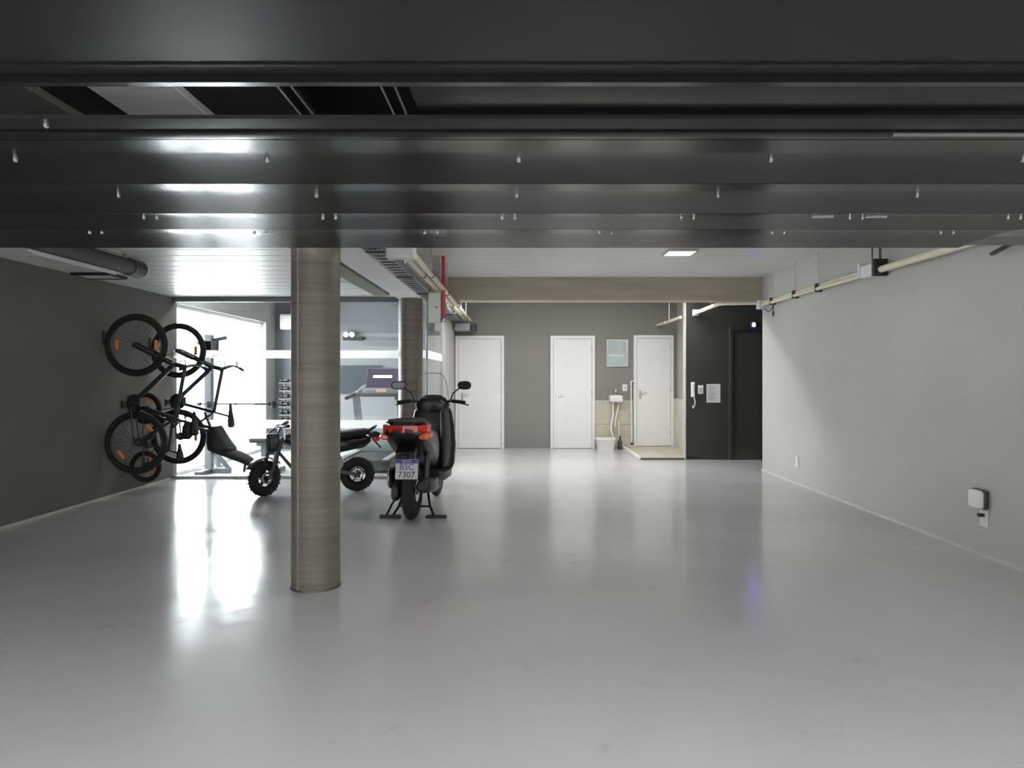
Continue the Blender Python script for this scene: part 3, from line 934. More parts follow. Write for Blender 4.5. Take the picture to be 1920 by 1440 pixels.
# ================================================================== ALCOVE ITEMS
wb = thing('wall_basin', 'small white wall basin with pipes against the beige tiles', 'basin', (1.79, YB - 0.02, 0.86))
MB().loft([(-0.22, 0, 0.085, 0.09, 0.035), (-0.2, 0, 0.075, 0.118, 0.06), (-0.06, 0, 0.07, 0.125, 0.066), (0, 0, 0.07, 0.125, 0.066)], 20, 6, 'y').obj('bowl', M_WHITE, wb)
MB().loft([(-0.19, 0, 0.137, 0.08, 0.003), (-0.05, 0, 0.137, 0.095, 0.003)], 16, 5, 'y').obj('bowl_hollow', M_BASEB, wb)
MB().tube([(-0.05, -0.1, 0.02), (-0.05, -0.1, -0.25), (-0.09, -0.12, -0.42), (-0.09, -0.12, -0.5), (-0.05, -0.08, -0.62), (-0.04, -0.05, -0.8)], 0.018, 10).obj('drain_hose', M_WHITE, wb)
MB().tube([(0.07, -0.08, 0.02), (0.02, -0.1, -0.2), (-0.01, -0.12, -0.32), (-0.02, -0.14, -0.44)], 0.012, 8).obj('supply_hose', M_WHITE, wb)
MB().tube([(0.06, -0.02, -0.36), (0.06, -0.06, -0.37), (0.065, -0.08, -0.55), (0.05, -0.1, -0.66), (0.10, -0.1, -0.7), (0.06, -0.08, -0.78)], 0.012, 8).obj('hose_loop', M_WHITE, wb)
MB().cyl((0.0, -0.03, 0.13), (0.0, -0.03, 0.24), 0.012, n=10).tube([(0, -0.03, 0.235), (0, -0.12, 0.235), (0, -0.13, 0.2)], 0.010, 8).obj('tap', M_STEEL, wb)
bx = thing('storage_tub', 'white plastic tub on the floor by the middle door', 'tub', (1.585, YB - 0.24, 0))
MB().loft([(0.0, 0, 0, 0.15, 0.11), (0.17, 0, 0, 0.17, 0.13), (0.185, 0, 0, 0.18, 0.14), (0.20, 0, 0, 0.18, 0.14)], 24, 6, 'z').obj('tub_body', M_WHITEPL, bx)
MB().loft([(0.20, 0, 0, 0.185, 0.145), (0.222, 0, 0, 0.178, 0.138)], 24, 6, 'z').obj('lid', M_WHITE, bx)
bk = thing('dark_bottle', 'dark grey bottle standing beside the white tub', 'bottle', (1.86, YB - 0.16, 0))
MB().loft([(0, 0, 0, 0.04, 0.04), (0.13, 0, 0, 0.042, 0.042), (0.18, 0, 0, 0.02, 0.02), (0.21, 0, 0, 0.018, 0.018)], 16, 2, 'z').obj('bottle_body', M_DGREY, bk)
MB().cyl((0, 0, 0.21), (0, 0, 0.24), 0.02, n=12).obj('cap', M_BLACK, bk)
mp_ = thing('mop', 'thin white mop leaning on the wall beside the narrow door', 'mop', (2.09, YB - 0.1, 0.04))
MB().tube([(0, 0, 0.06), (-0.005, 0.06, 1.22)], 0.013, 10).obj('handle', M_WHITEPL, mp_)
MB().tube([(-0.005, 0.055, 1.2), (0.04, 0.05, 1.22), (0.06, 0.05, 1.21)], 0.010, 8).obj('hang_hook', M_WHITEPL, mp_)
MB().bbox(-0.10, 0.10, -0.05, 0.04, 0.0, 0.03, 0.01, 2).obj('mop_pad', M_BASEB, mp_)
MB().cyl((0, 0, 0.025), (0, 0, 0.08), 0.02, n=10).obj('joint', M_DGREY, mp_)
sw = thing('light_switch', 'white switch plate on the grey wall above the basin', 'switch', (1.975, YB, 1.07))
MB().bbox(-0.045, 0.045, -0.010, 0, 0, 0.125, 0.003, 1).obj('plate', M_WHITEPL, sw, False)
MB().bbox(-0.018, 0.018, -0.016, -0.010, 0.035, 0.09, 0.003, 1).obj('rocker', M_BASEB, sw, False)

# ================================================================== BICYCLES
def wheel(parent, name, c, R, tr, rim_mat, spokes, refl, rot=0.0):
    """a bicycle wheel in the local x-z plane: rim with tyre, hub, spokes, reflectors as sub-parts"""
    w = MB().torus(c, R - tr * 2 - 0.006, 0.010, 'y', 48, 8, 1.3).obj(name, rim_mat, parent)
    MB().torus(c, R - tr, tr, 'y', 56, 10).obj('tyre', M_RUBBER, w)
    MB().tube([(c[0], -0.05, c[2]), (c[0], -0.028, c[2]), (c[0], -0.02, c[2]), (c[0], 0.02, c[2]), (c[0], 0.028, c[2]), (c[0], 0.05, c[2])],
              [0.010, 0.028, 0.014, 0.014, 0.028, 0.010], 14).obj('hub', M_BLACK, w)
    sp = MB()
    for k in range(spokes):
        a = 2 * PI * k / spokes + rot
        a2 = a + (0.22 if k % 2 else -0.22)
        y = 0.024 if k % 4 < 2 else -0.024
        Ri = R - tr * 2 - 0.01
        sp.tube([(c[0] + 0.026 * math.cos(a2), y, c[2] + 0.026 * math.sin(a2)), (c[0] + Ri * math.cos(a), 0, c[2] + Ri * math.sin(a))], 0.0013, 4)
    sp.obj('spokes', M_DGREY, w)
    for a in refl:
        Rr = R * 0.62
        M = Matrix.Translation((c[0] + Rr * math.cos(a), 0, c[2] + Rr * math.sin(a))) @ Matrix.Rotation(-a + PI / 2, 4, 'Y')
        MB().bbox(-0.055, 0.055, -0.008, 0.008, -0.017, 0.017, 0.006, 1).xf(M).obj('reflector', M_ORANGE, w)
    return w


def bike(label, loc, s, frame_mat, R, wb, bb, crown, head, bar, seat, barw, tr, spokes, refl, group, saddle_len=0.27, rotw=0.0):
    """frame coordinates: x forward, y to the left, z up from the tyre contact line"""
    b = thing('bicycle', label, 'bicycle', loc, group=group)
    # hung by the front wheel: forward points up, the bike's top points away from the wall
    b.rotation_mode = 'QUATERNION'
    b.rotation_quaternion = Matrix(((0, 0, 1), (0, -1, 0), (1, 0, 0))).to_quaternion()
    b.scale = (s, s, s)
    ra, fa = (0, 0, R), (wb, 0, R)
    wheel(b, 'rear_wheel', ra, R, tr, M_BLACK, spokes, refl[1], rotw)
    wheel(b, 'front_wheel', fa, R, tr, M_BLACK, spokes, refl[0], rotw + 0.1)
    t = 0.019 if R > 0.3 else 0.015
    seat_lug = tuple(bb[i] + (seat[i] - bb[i]) * 0.72 for i in range(3))
    fr = MB()
    fr.tube([bb, seat_lug], t, 12)
    fr.tube([bb, crown], t * 1.35, 12)
    fr.tube([seat_lug, head], t * 1.1, 12)
    fr.tube([crown, head], t * 1.4, 12)
    for y in (-0.055, 0.055):
        fr.tube([(bb[0], y * 0.4, bb[2]), (0.1, y, R * 0.98), (0, y, R)], 0.009, 8)
        fr.tube([(seat_lug[0], y * 0.3, seat_lug[2]), (0, y, R)], 0.008, 8)
    fr.tube([(bb[0], -0.036, bb[2]), (bb[0], 0.036, bb[2])], t * 1.4, 12)
    fr.obj('frame', frame_mat, b)
    fk = MB()
    fk.tube([(crown[0], -0.06, crown[2]), (crown[0], 0.06, crown[2])], t * 1.2, 10)
    for y in (-0.06, 0.06):
        mid = tuple(crown[i] + (fa[i] - crown[i]) * 0.5 for i in range(3))
        fk.tube([(crown[0], y, crown[2]), (mid[0], y, mid[2])], t * 0.9, 10)
        fk.tube([(mid[0], y, mid[2]), (fa[0], y, fa[2])], t * 1.2, 10)
    fk.obj('fork', M_BLACK, b)
    MB().tube([seat_lug, seat], 0.013, 10).obj('seat_post', M_DGREY, b)
    L = saddle_len
    MB().loft([(seat[0] - L * 0.45, 0, seat[2] + 0.03, 0.05, 0.018), (seat[0] - L * 0.38, 0, seat[2] + 0.03, 0.072, 0.026),
               (seat[0] - L * 0.1, 0, seat[2] + 0.025, 0.062, 0.026), (seat[0] + L * 0.25, 0, seat[2] + 0.022, 0.026, 0.02),
               (seat[0] + L * 0.52, 0, seat[2] + 0.02, 0.016, 0.014)], 16, 2.4).obj('saddle', M_VINYL, b)
    if R == 0.345:
        MB().loft([(seat[0] - 0.16, 0, seat[2] - 0.06, 0.03, 0.03), (seat[0] - 0.13, 0, seat[2] - 0.06, 0.045, 0.055),
                   (seat[0] - 0.02, 0, seat[2] - 0.05, 0.04, 0.05), (seat[0] + 0.03, 0, seat[2] - 0.04, 0.02, 0.03)], 16, 3).obj('saddle_bag', M_VINYL, b)
    st_ = MB().tube([head, (bar[0], 0, bar[2])], 0.018, 10).obj('stem', M_BLACK, b)
    h = barw / 2
    hb = MB().tube([(bar[0] - 0.05, -h, bar[2] + 0.01), (bar[0] - 0.01, -h * 0.45, bar[2] + 0.01), (bar[0], -0.05, bar[2]), (bar[0], 0.05, bar[2]),
                    (bar[0] - 0.01, h * 0.45, bar[2] + 0.01), (bar[0] - 0.05, h, bar[2] + 0.01)], 0.013, 10).obj('handlebar', M_BLACK, b)
    for sg in (-1, 1):
        MB().tube([(bar[0] - 0.024, sg * h * 0.68, bar[2] + 0.01), (bar[0] - 0.05, sg * h * 1.01, bar[2] + 0.01)], 0.018, 10).obj('grip', M_RUBBER, hb)
        MB().tube([(bar[0] - 0.015, sg * h * 0.55, bar[2] + 0.005), (bar[0] + 0.05, sg * h * 0.58, bar[2] - 0.01), (bar[0] + 0.03, sg * h * 0.95, bar[2] - 0.02)], 0.007, 8).obj('brake_lever', M_DGREY, hb)
        MB().tube([(bar[0] + 0.03, sg * h * 0.5, bar[2]), (bar[0] + 0.16, sg * h * 0.3, bar[2] - 0.06), (crown[0] + 0.1, sg * 0.06, crown[2] - 0.05)], 0.004, 6).obj('brake_cable', M_BLACK, hb)
    # drive train on the right-hand side
    cr_r = 0.095 if R > 0.3 else 0.06
    cs = MB().tube([(bb[0], -0.055, bb[2]), (bb[0], -0.061, bb[2])], cr_r, 32).torus((bb[0], -0.058, bb[2]), cr_r, 0.006, 'y', 32, 6).obj('chainring', M_BLACK, b)
    ca = 0.17 if R > 0.3 else 0.10
    for sg, an in ((-1, 3.05), (1, -0.09)):
        dx, dz = math.sin(an + PI / 2) * 0, 0
        ex, ez = bb[0] + ca * math.cos(an + PI / 2) * (1 if sg < 0 else 1), bb[2] + ca * math.sin(an + PI / 2)
        cra = MB().beam((bb[0], sg * 0.075, bb[2]), (ex, sg * 0.085, ez), 0.014, 0.026, (0, 1, 0)).obj('crank_arm', M_DGREY, b)
        MB().bbox(ex - 0.045, ex + 0.045, min(sg * 0.09, sg * 0.18), max(sg * 0.09, sg * 0.18), ez - 0.012, ez + 0.012, 0.006, 1).obj('pedal', M_BLACK, cra)
    ch = MB()
    for dz in (1, -1):
        ch.beam((bb[0], -0.058, bb[2] + dz * cr_r), (0, -0.052, R + dz * 0.04), 0.006, 0.008, (0, 0, 1))
    ch.obj('chain', M_DGREY, b)
    MB().tube([(0, -0.045, R), (0, -0.058, R)], [0.05, 0.035], 24).obj('cassette', M_DGREY, b)
    return b


PEG = 0.03
bike('black adult bicycle hung upright on the left wall, nearest the camera', (XL + 0.012, 7.48, 0.615), 1.0, M_BLACK, 0.345, 1.07,
     (0.43, 0, 0.30), (0.86, 0, 0.76), (0.83, 0, 0.88), (0.85, 0, 0.97), (0.20, 0, 0.96), 0.62, 0.030, 28,
     ((PI * 0.5, -PI * 0.5), (0.75, PI + 0.9)), 'bicycles hung on the left wall')
bkb = bike('dark adult bicycle with a black child seat hung beside the gym glass', (XL + 0.012, 8.42, 0.60), 1.0, M_BLUE, 0.340, 1.06,
     (0.43, 0, 0.30), (0.86, 0, 0.76), (0.83, 0, 0.88), (0.87, 0, 0.99), (0.25, 0, 0.96), 0.66, 0.029, 28,
     ((PI * 0.5, -PI * 0.5), (PI * 0.5,)), 'bicycles hung on the left wall', 0.30)
bike("child's small bicycle hung low between the two adult bicycles", (XL + 0.012, 7.96, 0.29), 1.0, M_BLACK, 0.185, 0.68,
     (0.27, 0, 0.19), (0.56, 0, 0.42), (0.54, 0, 0.50), (0.53, 0, 0.60), (0.16, 0, 0.56), 0.40, 0.022, 16,
     ((0.3,), (PI * 0.62, PI * 0.2)), 'bicycles hung on the left wall', 0.2)
cseat = MB().loft([(0.13, 0, 0.80, 0.13, 0.03), (0.08, 0, 0.80, 0.15, 0.07), (-0.06, 0, 0.84, 0.16, 0.12), (-0.15, 0, 0.88, 0.16, 0.15),
                   (-0.19, 0, 0.90, 0.13, 0.13)], 20, 3.4).obj('child_seat', M_VINYL, bkb)
MB().loft([(0.80, 0, -0.14, 0.16, 0.05), (0.95, 0, -0.19, 0.17, 0.055), (1.10, 0, -0.25, 0.16, 0.05), (1.22, 0, -0.31, 0.13, 0.045), (1.27, 0, -0.335, 0.08, 0.03)], 20, 3, 'z').xf(
    Matrix(((0, 1, 0, 0), (1, 0, 0, 0), (0, 0, 1, 0), (0, 0, 0, 1)))).obj('backrest', M_VINYL, cseat)
for sg in (-1, 1):
    MB().beam((0.08, sg * 0.13, 0.78), (0.14, sg * 0.16, 0.50), 0.06, 0.03, (1, 0, 0)).obj('leg_guard', M_VINYL, cseat)
MB().beam((0.10, 0, 0.74), (0.30, 0, 0.66), 0.03, 0.02).obj('mount_bar', M_DGREY, cseat)
MB().beam((-0.28, 0.05, 1.19), (-0.43, 0.05, 1.17), 0.05, 0.02, (0, 0, 1)).obj('strap_end', M_VINYL, cseat)
for (y, z, rr, lb) in ((7.48, 0.615 + 1.07, 0.345, 'black wall hook inside the front wheel of the nearest bicycle'),
                       (8.42, 0.60 + 1.06, 0.34, 'black wall hook inside the front wheel of the bicycle with the child seat'),
                       (7.96, 0.29 + 0.68, 0.185, "black wall hook inside the front wheel of the child's bicycle")):
    h = thing('bike_hook', lb, 'hook', (XL, y, z), group='bicycle wall hooks')
    MB().bbox(0, 0.012, -0.03, 0.03, 0.0, 0.16, 0.003, 1).obj('back_plate', M_BLACK, h, False)
    MB().tube([(0.006, 0.04, 0.1), (0.09, 0.04, 0.1), (0.1, 0.04, 0.13), (0.1, 0.0, 0.145)], 0.006, 8).obj('hook_arm', M_BLACK, h)

# ================================================================== MOTOR SCOOTER (seen from behind; local +y = forward)
sc = thing('motor_scooter', 'black motor scooter seen from behind with red tail light and number plate', 'scooter', (-1.005, 6.43, 0), math.radians(-3.5))
RW = 0.265


def moto_wheel(parent, name, c, R, tw, spokes=5):
    w = MB().torus(c, R - tw * 0.95, tw, 'x', 48, 14, 0.85).obj(name, M_RUBBER, parent)
    MB().torus(c, R - tw * 1.75, 0.018, 'x', 40, 8, 2.0).obj('rim', M_DGREY, w)
    sp = MB().tube([(c[0] - 0.06, c[1], c[2]), (c[0] + 0.06, c[1], c[2])], 0.035, 14)
    for k in range(spokes):
        a = 2 * PI * k / spokes
        sp.beam((c[0], c[1] + 0.03 * math.cos(a), c[2] + 0.03 * math.sin(a)),
                (c[0], c[1] + (R - tw * 1.7) * math.cos(a), c[2] + (R - tw * 1.7) * math.sin(a)), 0.03, 0.035, (1, 0, 0))
    sp.obj('spokes', M_DGREY, w)
    MB().tube([(c[0] + 0.045, c[1], c[2]), (c[0] + 0.05, c[1], c[2])], 0.10, 28).obj('brake_disc', M_STEEL, w)
    return w


moto_wheel(sc, 'rear_wheel', (0, 0, RW), RW, 0.068)
moto_wheel(sc, 'front_wheel', (0, 1.27, RW), RW, 0.052)
# rear fender with plate
MB().prism([(-0.30, 0.66), (-0.26, 0.40), (-0.25, 0.40), (-0.22, 0.62), (-0.05, 0.70), (-0.05, 0.74), (-0.2, 0.72)], 'x', -0.085, 0.085).obj('rear_fender', M_BLACK, sc)
pl = MB().bbox(-0.103, 0.103, -0.004, 0.004, -0.09, 0.09, 0.004, 1)
PM = Matrix.Translation((0.02, -0.318, 0.51)) @ Matrix.Rotation(math.radians(-12), 4, 'X')
pl = pl.xf(PM).obj('number_plate', M_PLATE, sc, False, 'white number plate with blue top band')
MB().box(-0.10, 0.10, -0.0052, -0.004, 0.052, 0.087).xf(PM).obj('blue_band', M_PBLUE, pl, False)
TX = PM @ Matrix.Translation((0, -0.006, 0)) @ Matrix.Rotation(PI / 2, 4, 'X')
text_mesh('country_lettering', 'BRASIL', 0.028, M_PLATE, pl, TX @ Matrix.Translation((0, 0.070, 0)))
text_mesh('plate_letters', 'BSC', 0.078, M_PBLUE, pl, TX @ Matrix.Translation((0, 0.018, 0)))
text_mesh('plate_digits', '7307', 0.078, M_BLACK, pl, TX @ Matrix.Translation((0, -0.052, 0)))
MB().bbox(-0.03, 0.03, -0.33, -0.30, 0.615, 0.635, 0.005, 1).obj('plate_lamp', M_BLACK, sc)
# tail body, seat
MB().loft([(-0.40, 0, 0.855, 0.05, 0.02), (-0.36, 0, 0.84, 0.16, 0.05), (-0.22, 0, 0.80, 0.19, 0.09), (0.02, 0, 0.74, 0.205, 0.15), (0.30, 0, 0.66, 0.20, 0.19),
           (0.52, 0, 0.60, 0.17, 0.20), (0.60, 0, 0.55, 0.14, 0.18)], 28, 3.2, 'y').obj('tail_body', M_BLACKGL, sc)
MB().loft([(-0.32, 0, 0.915, 0.10, 0.02), (-0.28, 0, 0.92, 0.145, 0.045), (-0.05, 0, 0.905, 0.165, 0.055), (0.12, 0, 0.87, 0.165, 0.055), (0.20, 0, 0.835, 0.155, 0.05),
           (0.45, 0, 0.80, 0.12, 0.05), (0.62, 0, 0.78, 0.07, 0.03)], 28, 3.0, 'y').obj('seat', M_VINYL, sc)
gb = MB().tube([(-0.16, -0.10, 0.90), (-0.17, -0.28, 0.935), (-0.12, -0.40, 0.95), (0, -0.43, 0.955), (0.12, -0.40, 0.95), (0.17, -0.28, 0.935), (0.16, -0.10, 0.90)], 0.014, 10).obj('grab_rail', M_DGREY, sc)
# tail lamp wrapping the tail
tl = MB()
outer = [(-0.215, -0.20), (-0.20, -0.30), (-0.13, -0.375), (0, -0.405), (0.13, -0.375), (0.20, -0.30), (0.215, -0.20)]
for i in range(6):
    a, c = outer[i], outer[i + 1]
    tl.add([(a[0], a[1], 0.845), (c[0], c[1], 0.845), (c[0], c[1], 0.905), (a[0], a[1], 0.905),
            (a[0] * 0.9, a[1] + 0.03, 0.845), (c[0] * 0.9, c[1] + 0.03, 0.845), (c[0] * 0.9, c[1] + 0.03, 0.905), (a[0] * 0.9, a[1] + 0.03, 0.905)],
           [(0, 1, 2, 3), (7, 6, 5, 4), (0, 4, 5, 1), (3, 2, 6, 7), (0, 3, 7, 4), (1, 5, 6, 2)])
tl.obj('tail_light', M_TAIL, sc)
for s_ in (-1, 1):
    MB().loft([(-0.36, s_ * 0.17, 0.80, 0.03, 0.015), (-0.33, s_ * 0.175, 0.80, 0.05, 0.03), (-0.24, s_ * 0.19, 0.81, 0.05, 0.032), (-0.15, s_ * 0.2, 0.815, 0.02, 0.015)], 14, 2.2, 'y').obj(
        'turn_signal', M_AMBER if s_ > 0 else M_TAIL, sc)
# engine, swing arm, muffler, cooler
MB().loft([(-0.12, -0.14, 0.27, 0.03, 0.05), (-0.08, -0.14, 0.28, 0.05, 0.10), (0.10, -0.14, 0.31, 0.06, 0.11), (0.40, -0.13, 0.34, 0.06, 0.10), (0.5, -0.11, 0.36, 0.05, 0.08)], 20, 2.6, 'y').obj('engine_case', M_BLACK, sc)
MB().tube([(-0.17, -0.02, 0.39), (-0.215, -0.02, 0.39)], [0.10, 0.085], 28).obj('air_box', M_BLACKGL, sc)
MB().torus((-0.20, -0.02, 0.39), 0.095, 0.010, 'x', 32, 8).obj('air_box_ring', M_STEEL, sc)
MB().tube([(0.17, -0.34, 0.36), (0.17, -0.31, 0.36), (0.175, -0.05, 0.33), (0.165, 0.15, 0.29), (0.13, 0.25, 0.26)], [0.045, 0.065, 0.072, 0.06, 0.025], 20).obj('muffler', M_BLACK, sc)
MB().bbox(0.21, 0.25, -0.28, 0.02, 0.32, 0.40, 0.015, 2).obj('muffler_guard', M_DGREY, sc)
for s_ in (-1, 1):
    MB().tube([(s_ * 0.13, -0.04, 0.30), (s_ * 0.14, 0.04, 0.62)], 0.028, 12).obj('shock_absorber', M_DGREY, sc)
# footboard and leg shield
MB().loft([(0.50, 0, 0.34, 0.17, 0.07), (0.62, 0, 0.31, 0.22, 0.05), (0.90, 0, 0.31, 0.23, 0.05), (1.0, 0, 0.34, 0.21, 0.07)], 24, 4, 'y').obj('footboard', M_BLACK, sc)
MB().loft([(0.30, 0, 1.00, 0.20, 0.06), (0.40, 0, 1.0, 0.245, 0.08), (0.60, 0, 1.02, 0.255, 0.085), (0.80, 0, 1.05, 0.235, 0.08), (0.96, 0, 1.06, 0.205, 0.075), (1.04, 0, 1.065, 0.15, 0.06)], 28, 3.5, 'z').obj('leg_shield', M_BLACKGL, sc)
MB().loft([(0.36, 0, 1.13, 0.10, 0.06), (0.5, 0, 1.2, 0.17, 0.10), (0.74, 0, 1.24, 0.18, 0.12), (0.92, 0, 1.18, 0.14, 0.10)], 24, 3, 'z').obj('front_fairing', M_BLACKGL, sc)
MB().arc_band((0, 1.27, RW), 0, 0, 0, 0, 1) if False else None
fm = MB().arc_band((0, 0, 0), RW + 0.02, 0.14, 0.008, math.radians(25), math.radians(165))
fm.xf(Matrix.Translation((0, 1.27, RW)) @ Matrix.Rotation(PI / 2, 4, 'Z')).obj('front_fender', M_BLACKGL, sc)
for s_ in (-1, 1):
    MB().tube([(s_ * 0.075, 1.27, RW), (s_ * 0.075, 1.12, 0.72)], 0.02, 10).obj('fork_leg', M_DGREY, sc)
# draped black cover over the bars and side
MB().loft([(0.96, 0, 1.02, 0.17, 0.07), (1.04, 0, 1.02, 0.19, 0.085), (1.10, 0, 1.03, 0.15, 0.08), (1.14, 0, 1.05, 0.08, 0.05)], 24, 2.6, 'z').obj('handlebar_cowl', M_BLACKGL, sc)
hb = MB().tube([(-0.37, 0.93, 1.07), (-0.22, 0.97, 1.075), (-0.1, 1.0, 1.06), (0.1, 1.0, 1.06), (0.22, 0.97, 1.075), (0.37, 0.93, 1.05)], 0.013, 10).obj('handlebar', M_BLACK, sc)
for s_ in (-1, 1):
    MB().tube([(s_ * 0.23, 0.965, 1.075), (s_ * 0.37, 0.925, 1.06)], 0.02, 12).obj('grip', M_RUBBER, hb)
    MB().tube([(s_ * 0.2, 1.01, 1.07), (s_ * 0.26, 1.04, 1.06), (s_ * 0.40, 0.99, 1.03)], 0.008, 8).obj('brake_lever', M_DGREY, hb)
    ms = MB().tube([(s_ * 0.20, 1.0, 1.08), (s_ * 0.23, 1.0, 1.16), (s_ * 0.31, 0.98, 1.22)], 0.008, 8).obj('mirror_stem', M_BLACK, sc)
    MR = Matrix.Translation((s_ * 0.36, 0.97, 1.245)) @ Matrix.Rotation(-s_ * math.radians(28), 4, 'Z') @ Matrix.Translation((-s_ * 0.36, -0.97, -1.245))
    mh = MB().loft([(0.955, s_ * 0.36, 1.245, 0.085, 0.042), (0.965, s_ * 0.36, 1.245, 0.09, 0.047), (0.99, s_ * 0.36, 1.245, 0.07, 0.035), (1.0, s_ * 0.36, 1.245, 0.03, 0.015)], 20, 2.6, 'y').xf(MR).obj('mirror_shell', M_BLACK, ms)
    MB().loft([(0.952, s_ * 0.36, 1.245, 0.078, 0.036), (0.956, s_ * 0.36, 1.245, 0.08, 0.038)], 20, 2.6, 'y').xf(MR).obj('mirror_glass', M_MIRROR, ms)
# small clear windscreen
ws = MB()
n = 10
rows = []
for j in range(5):
    z = 1.08 + 0.30 * j / 4
    hw = 0.16 - 0.03 * (j / 4) ** 2
    for i in range(n + 1):
        u = -1 + 2 * i / n
        rows.append((u * hw, 1.12 + 0.02 - 0.05 * u * u - 0.08 * j / 4, z - (0.05 * u ** 4 if j == 4 else 0)))
fs_ = []
for j in range(4):
    for i in range(n):
        fs_.append((j * (n + 1) + i, j * (n + 1) + i + 1, (j + 1) * (n + 1) + i + 1, (j + 1) * (n + 1) + i))
ws.add(rows, fs_)
ws.add([(p[0], p[1] + 0.004, p[2]) for p in rows], [tuple(reversed(f)) for f in fs_])
ws.obj('windscreen', M_WINGL, sc)
MB().tube([rows[(n + 1) * j] for j in range(5)] + rows[-(n + 1):] + [rows[(n + 1) * j + n] for j in range(4, -1, -1)], 0.005, 6).obj('windscreen_edge', M_ALU, sc)
# cover hanging down at the right
MB().loft([(0.42, 0.20, 0.62, 0.02, 0.10), (0.5, 0.205, 0.64, 0.03, 0.16), (0.75, 0.2, 0.70, 0.035, 0.20), (0.95, 0.17, 0.80, 0.03, 0.18), (1.0, 0.15, 0.86, 0.015, 0.10)], 20, 2.4, 'z').obj('side_panel', M_VINYL, sc)
MB().loft([(0.42, -0.19, 0.66, 0.015, 0.06), (0.55, -0.2, 0.70, 0.02, 0.10), (0.72, -0.19, 0.72, 0.015, 0.08)], 16, 2.4, 'z').obj('side_panel', M_BLACKGL, sc)
# centre stand
cs = MB()
for s_ in (-1, 1):
    cs.tube([(s_ * 0.10, 0.22, 0.28), (s_ * 0.15, 0.10, 0.10), (s_ * 0.20, 0.05, 0.018)], 0.013, 8)
    cs.bbox(s_ * 0.22 - 0.1, s_ * 0.22 + 0.1, 0.02, 0.08, 0.0, 0.028, 0.006, 1)
cs.tube([(-0.15, 0.10, 0.10), (0.15, 0.10, 0.10)], 0.010, 8)
cs.obj('centre_stand', M_BLACK, sc)
MB().tube([(-0.14, 0.28, 0.26), (-0.22, 0.1, 0.12), (-0.25, 0.02, 0.03)], 0.012, 8).obj('side_stand', M_BLACK, sc)

# ================================================================== SMALL ELECTRIC MOTORBIKE (local +x = forward)
hx, hy = -2.86 + 1.90, 7.66 - 8.0
mo = thing('mini_motorbike', 'small black electric motorbike parked behind the near column', 'motorbike', (-1.895, 8.0, 0), math.atan2(hy, hx))
WB = math.hypot(hx, hy)
RM = 0.20


def mini_wheel(parent, name, c, rotz):
    M = Matrix.Translation(c) @ Matrix.Rotation(rotz, 4, 'Z')
    w = MB().torus((0, 0, 0), RM - 0.052, 0.052, 'y', 44, 12, 1.0).xf(M).obj(name, M_RUBBER, parent)
    lug = MB()
    for k in range(30):
        a = 2 * PI * k / 30
        for y in (-0.028, 0.028):
            yy = y * (1.0 if k % 2 else 0.5)
            T = Matrix.Rotation(-a, 4, 'Y') @ Matrix.Translation((RM - 0.006, yy, 0))
            lug.add([tuple(M @ (T @ Vector(q))) for q in MB().box(-0.008, 0.006, -0.012, 0.012, -0.008, 0.008).v],
                    [(0, 3, 2, 1), (4, 5, 6, 7), (0, 1, 5, 4), (1, 2, 6, 5), (2, 3, 7, 6), (3, 0, 4, 7)])
    lug.obj('tread', M_RUBBER, w)['kind'] = 'stuff'
    MB().torus((0, 0, 0), RM - 0.10, 0.012, 'y', 32, 8, 2.4).xf(M).obj('rim', M_BLACK, w)
    sp = MB().tube([(0, -0.05, 0), (0, 0.05, 0)], 0.03, 14)
    for k in range(5):
        a = 2 * PI * k / 5 + 0.3
        sp.beam((0.02 * math.cos(a), 0, 0.02 * math.sin(a)), ((RM - 0.1) * math.cos(a), 0, (RM - 0.1) * math.sin(a)), 0.024, 0.03, (0, 1, 0))
    sp.xf(M).obj('spokes', M_BLACK, w)
    MB().torus((0, 0.045, 0), 0.055, 0.012, 'y', 28, 6, 0.3).xf(M).obj('brake_disc', M_STEEL, w)
    return w


mini_wheel(mo, 'rear_wheel', (0, 0, RM), 0.0)
mini_wheel(mo, 'front_wheel', (WB, 0, RM), math.radians(38))
fk = MB()
for y in (-0.085, 0.085):
    q = Matrix.Rotation(math.radians(38), 4, 'Z') @ Vector((0, y, 0))
    fk.tube([(WB + q.x, q.y, RM), (WB - 0.07 + q.x, q.y, 0.40), (WB - 0.14 + q.x, q.y, 0.66)], [0.022, 0.022, 0.016], 10)
fk.beam((WB - 0.12, -0.09, 0.62), (WB - 0.12, 0.09, 0.62), 0.05, 0.03)
fk.beam((WB - 0.08, -0.09, 0.48), (WB - 0.08, 0.09, 0.48), 0.05, 0.03)
fk.obj('fork', M_DGREY, mo)
ff = MB().arc_band((0, 0, 0), RM + 0.03, 0.12, 0.008, math.radians(30), math.radians(140)).xf(
    Matrix.Translation((WB, 0, RM)) @ Matrix.Rotation(math.radians(38), 4, 'Z'))
ff.obj('front_fender', M_BLACK, mo)
MB().bbox(WB - 0.16, WB - 0.02, -0.07, 0.07, 0.50, 0.70, 0.02, 2).xf(Matrix.Identity(4)).obj('headlamp_shell', M_BLACK, mo)
hbm = MB().tube([(WB - 0.25, -0.33, 0.80), (WB - 0.18, -0.16, 0.78), (WB - 0.15, -0.05, 0.72), (WB - 0.15, 0.05, 0.72), (WB - 0.18, 0.16, 0.78), (WB - 0.25, 0.33, 0.80)], 0.012, 10).obj('handlebar', M_BLACK, mo)
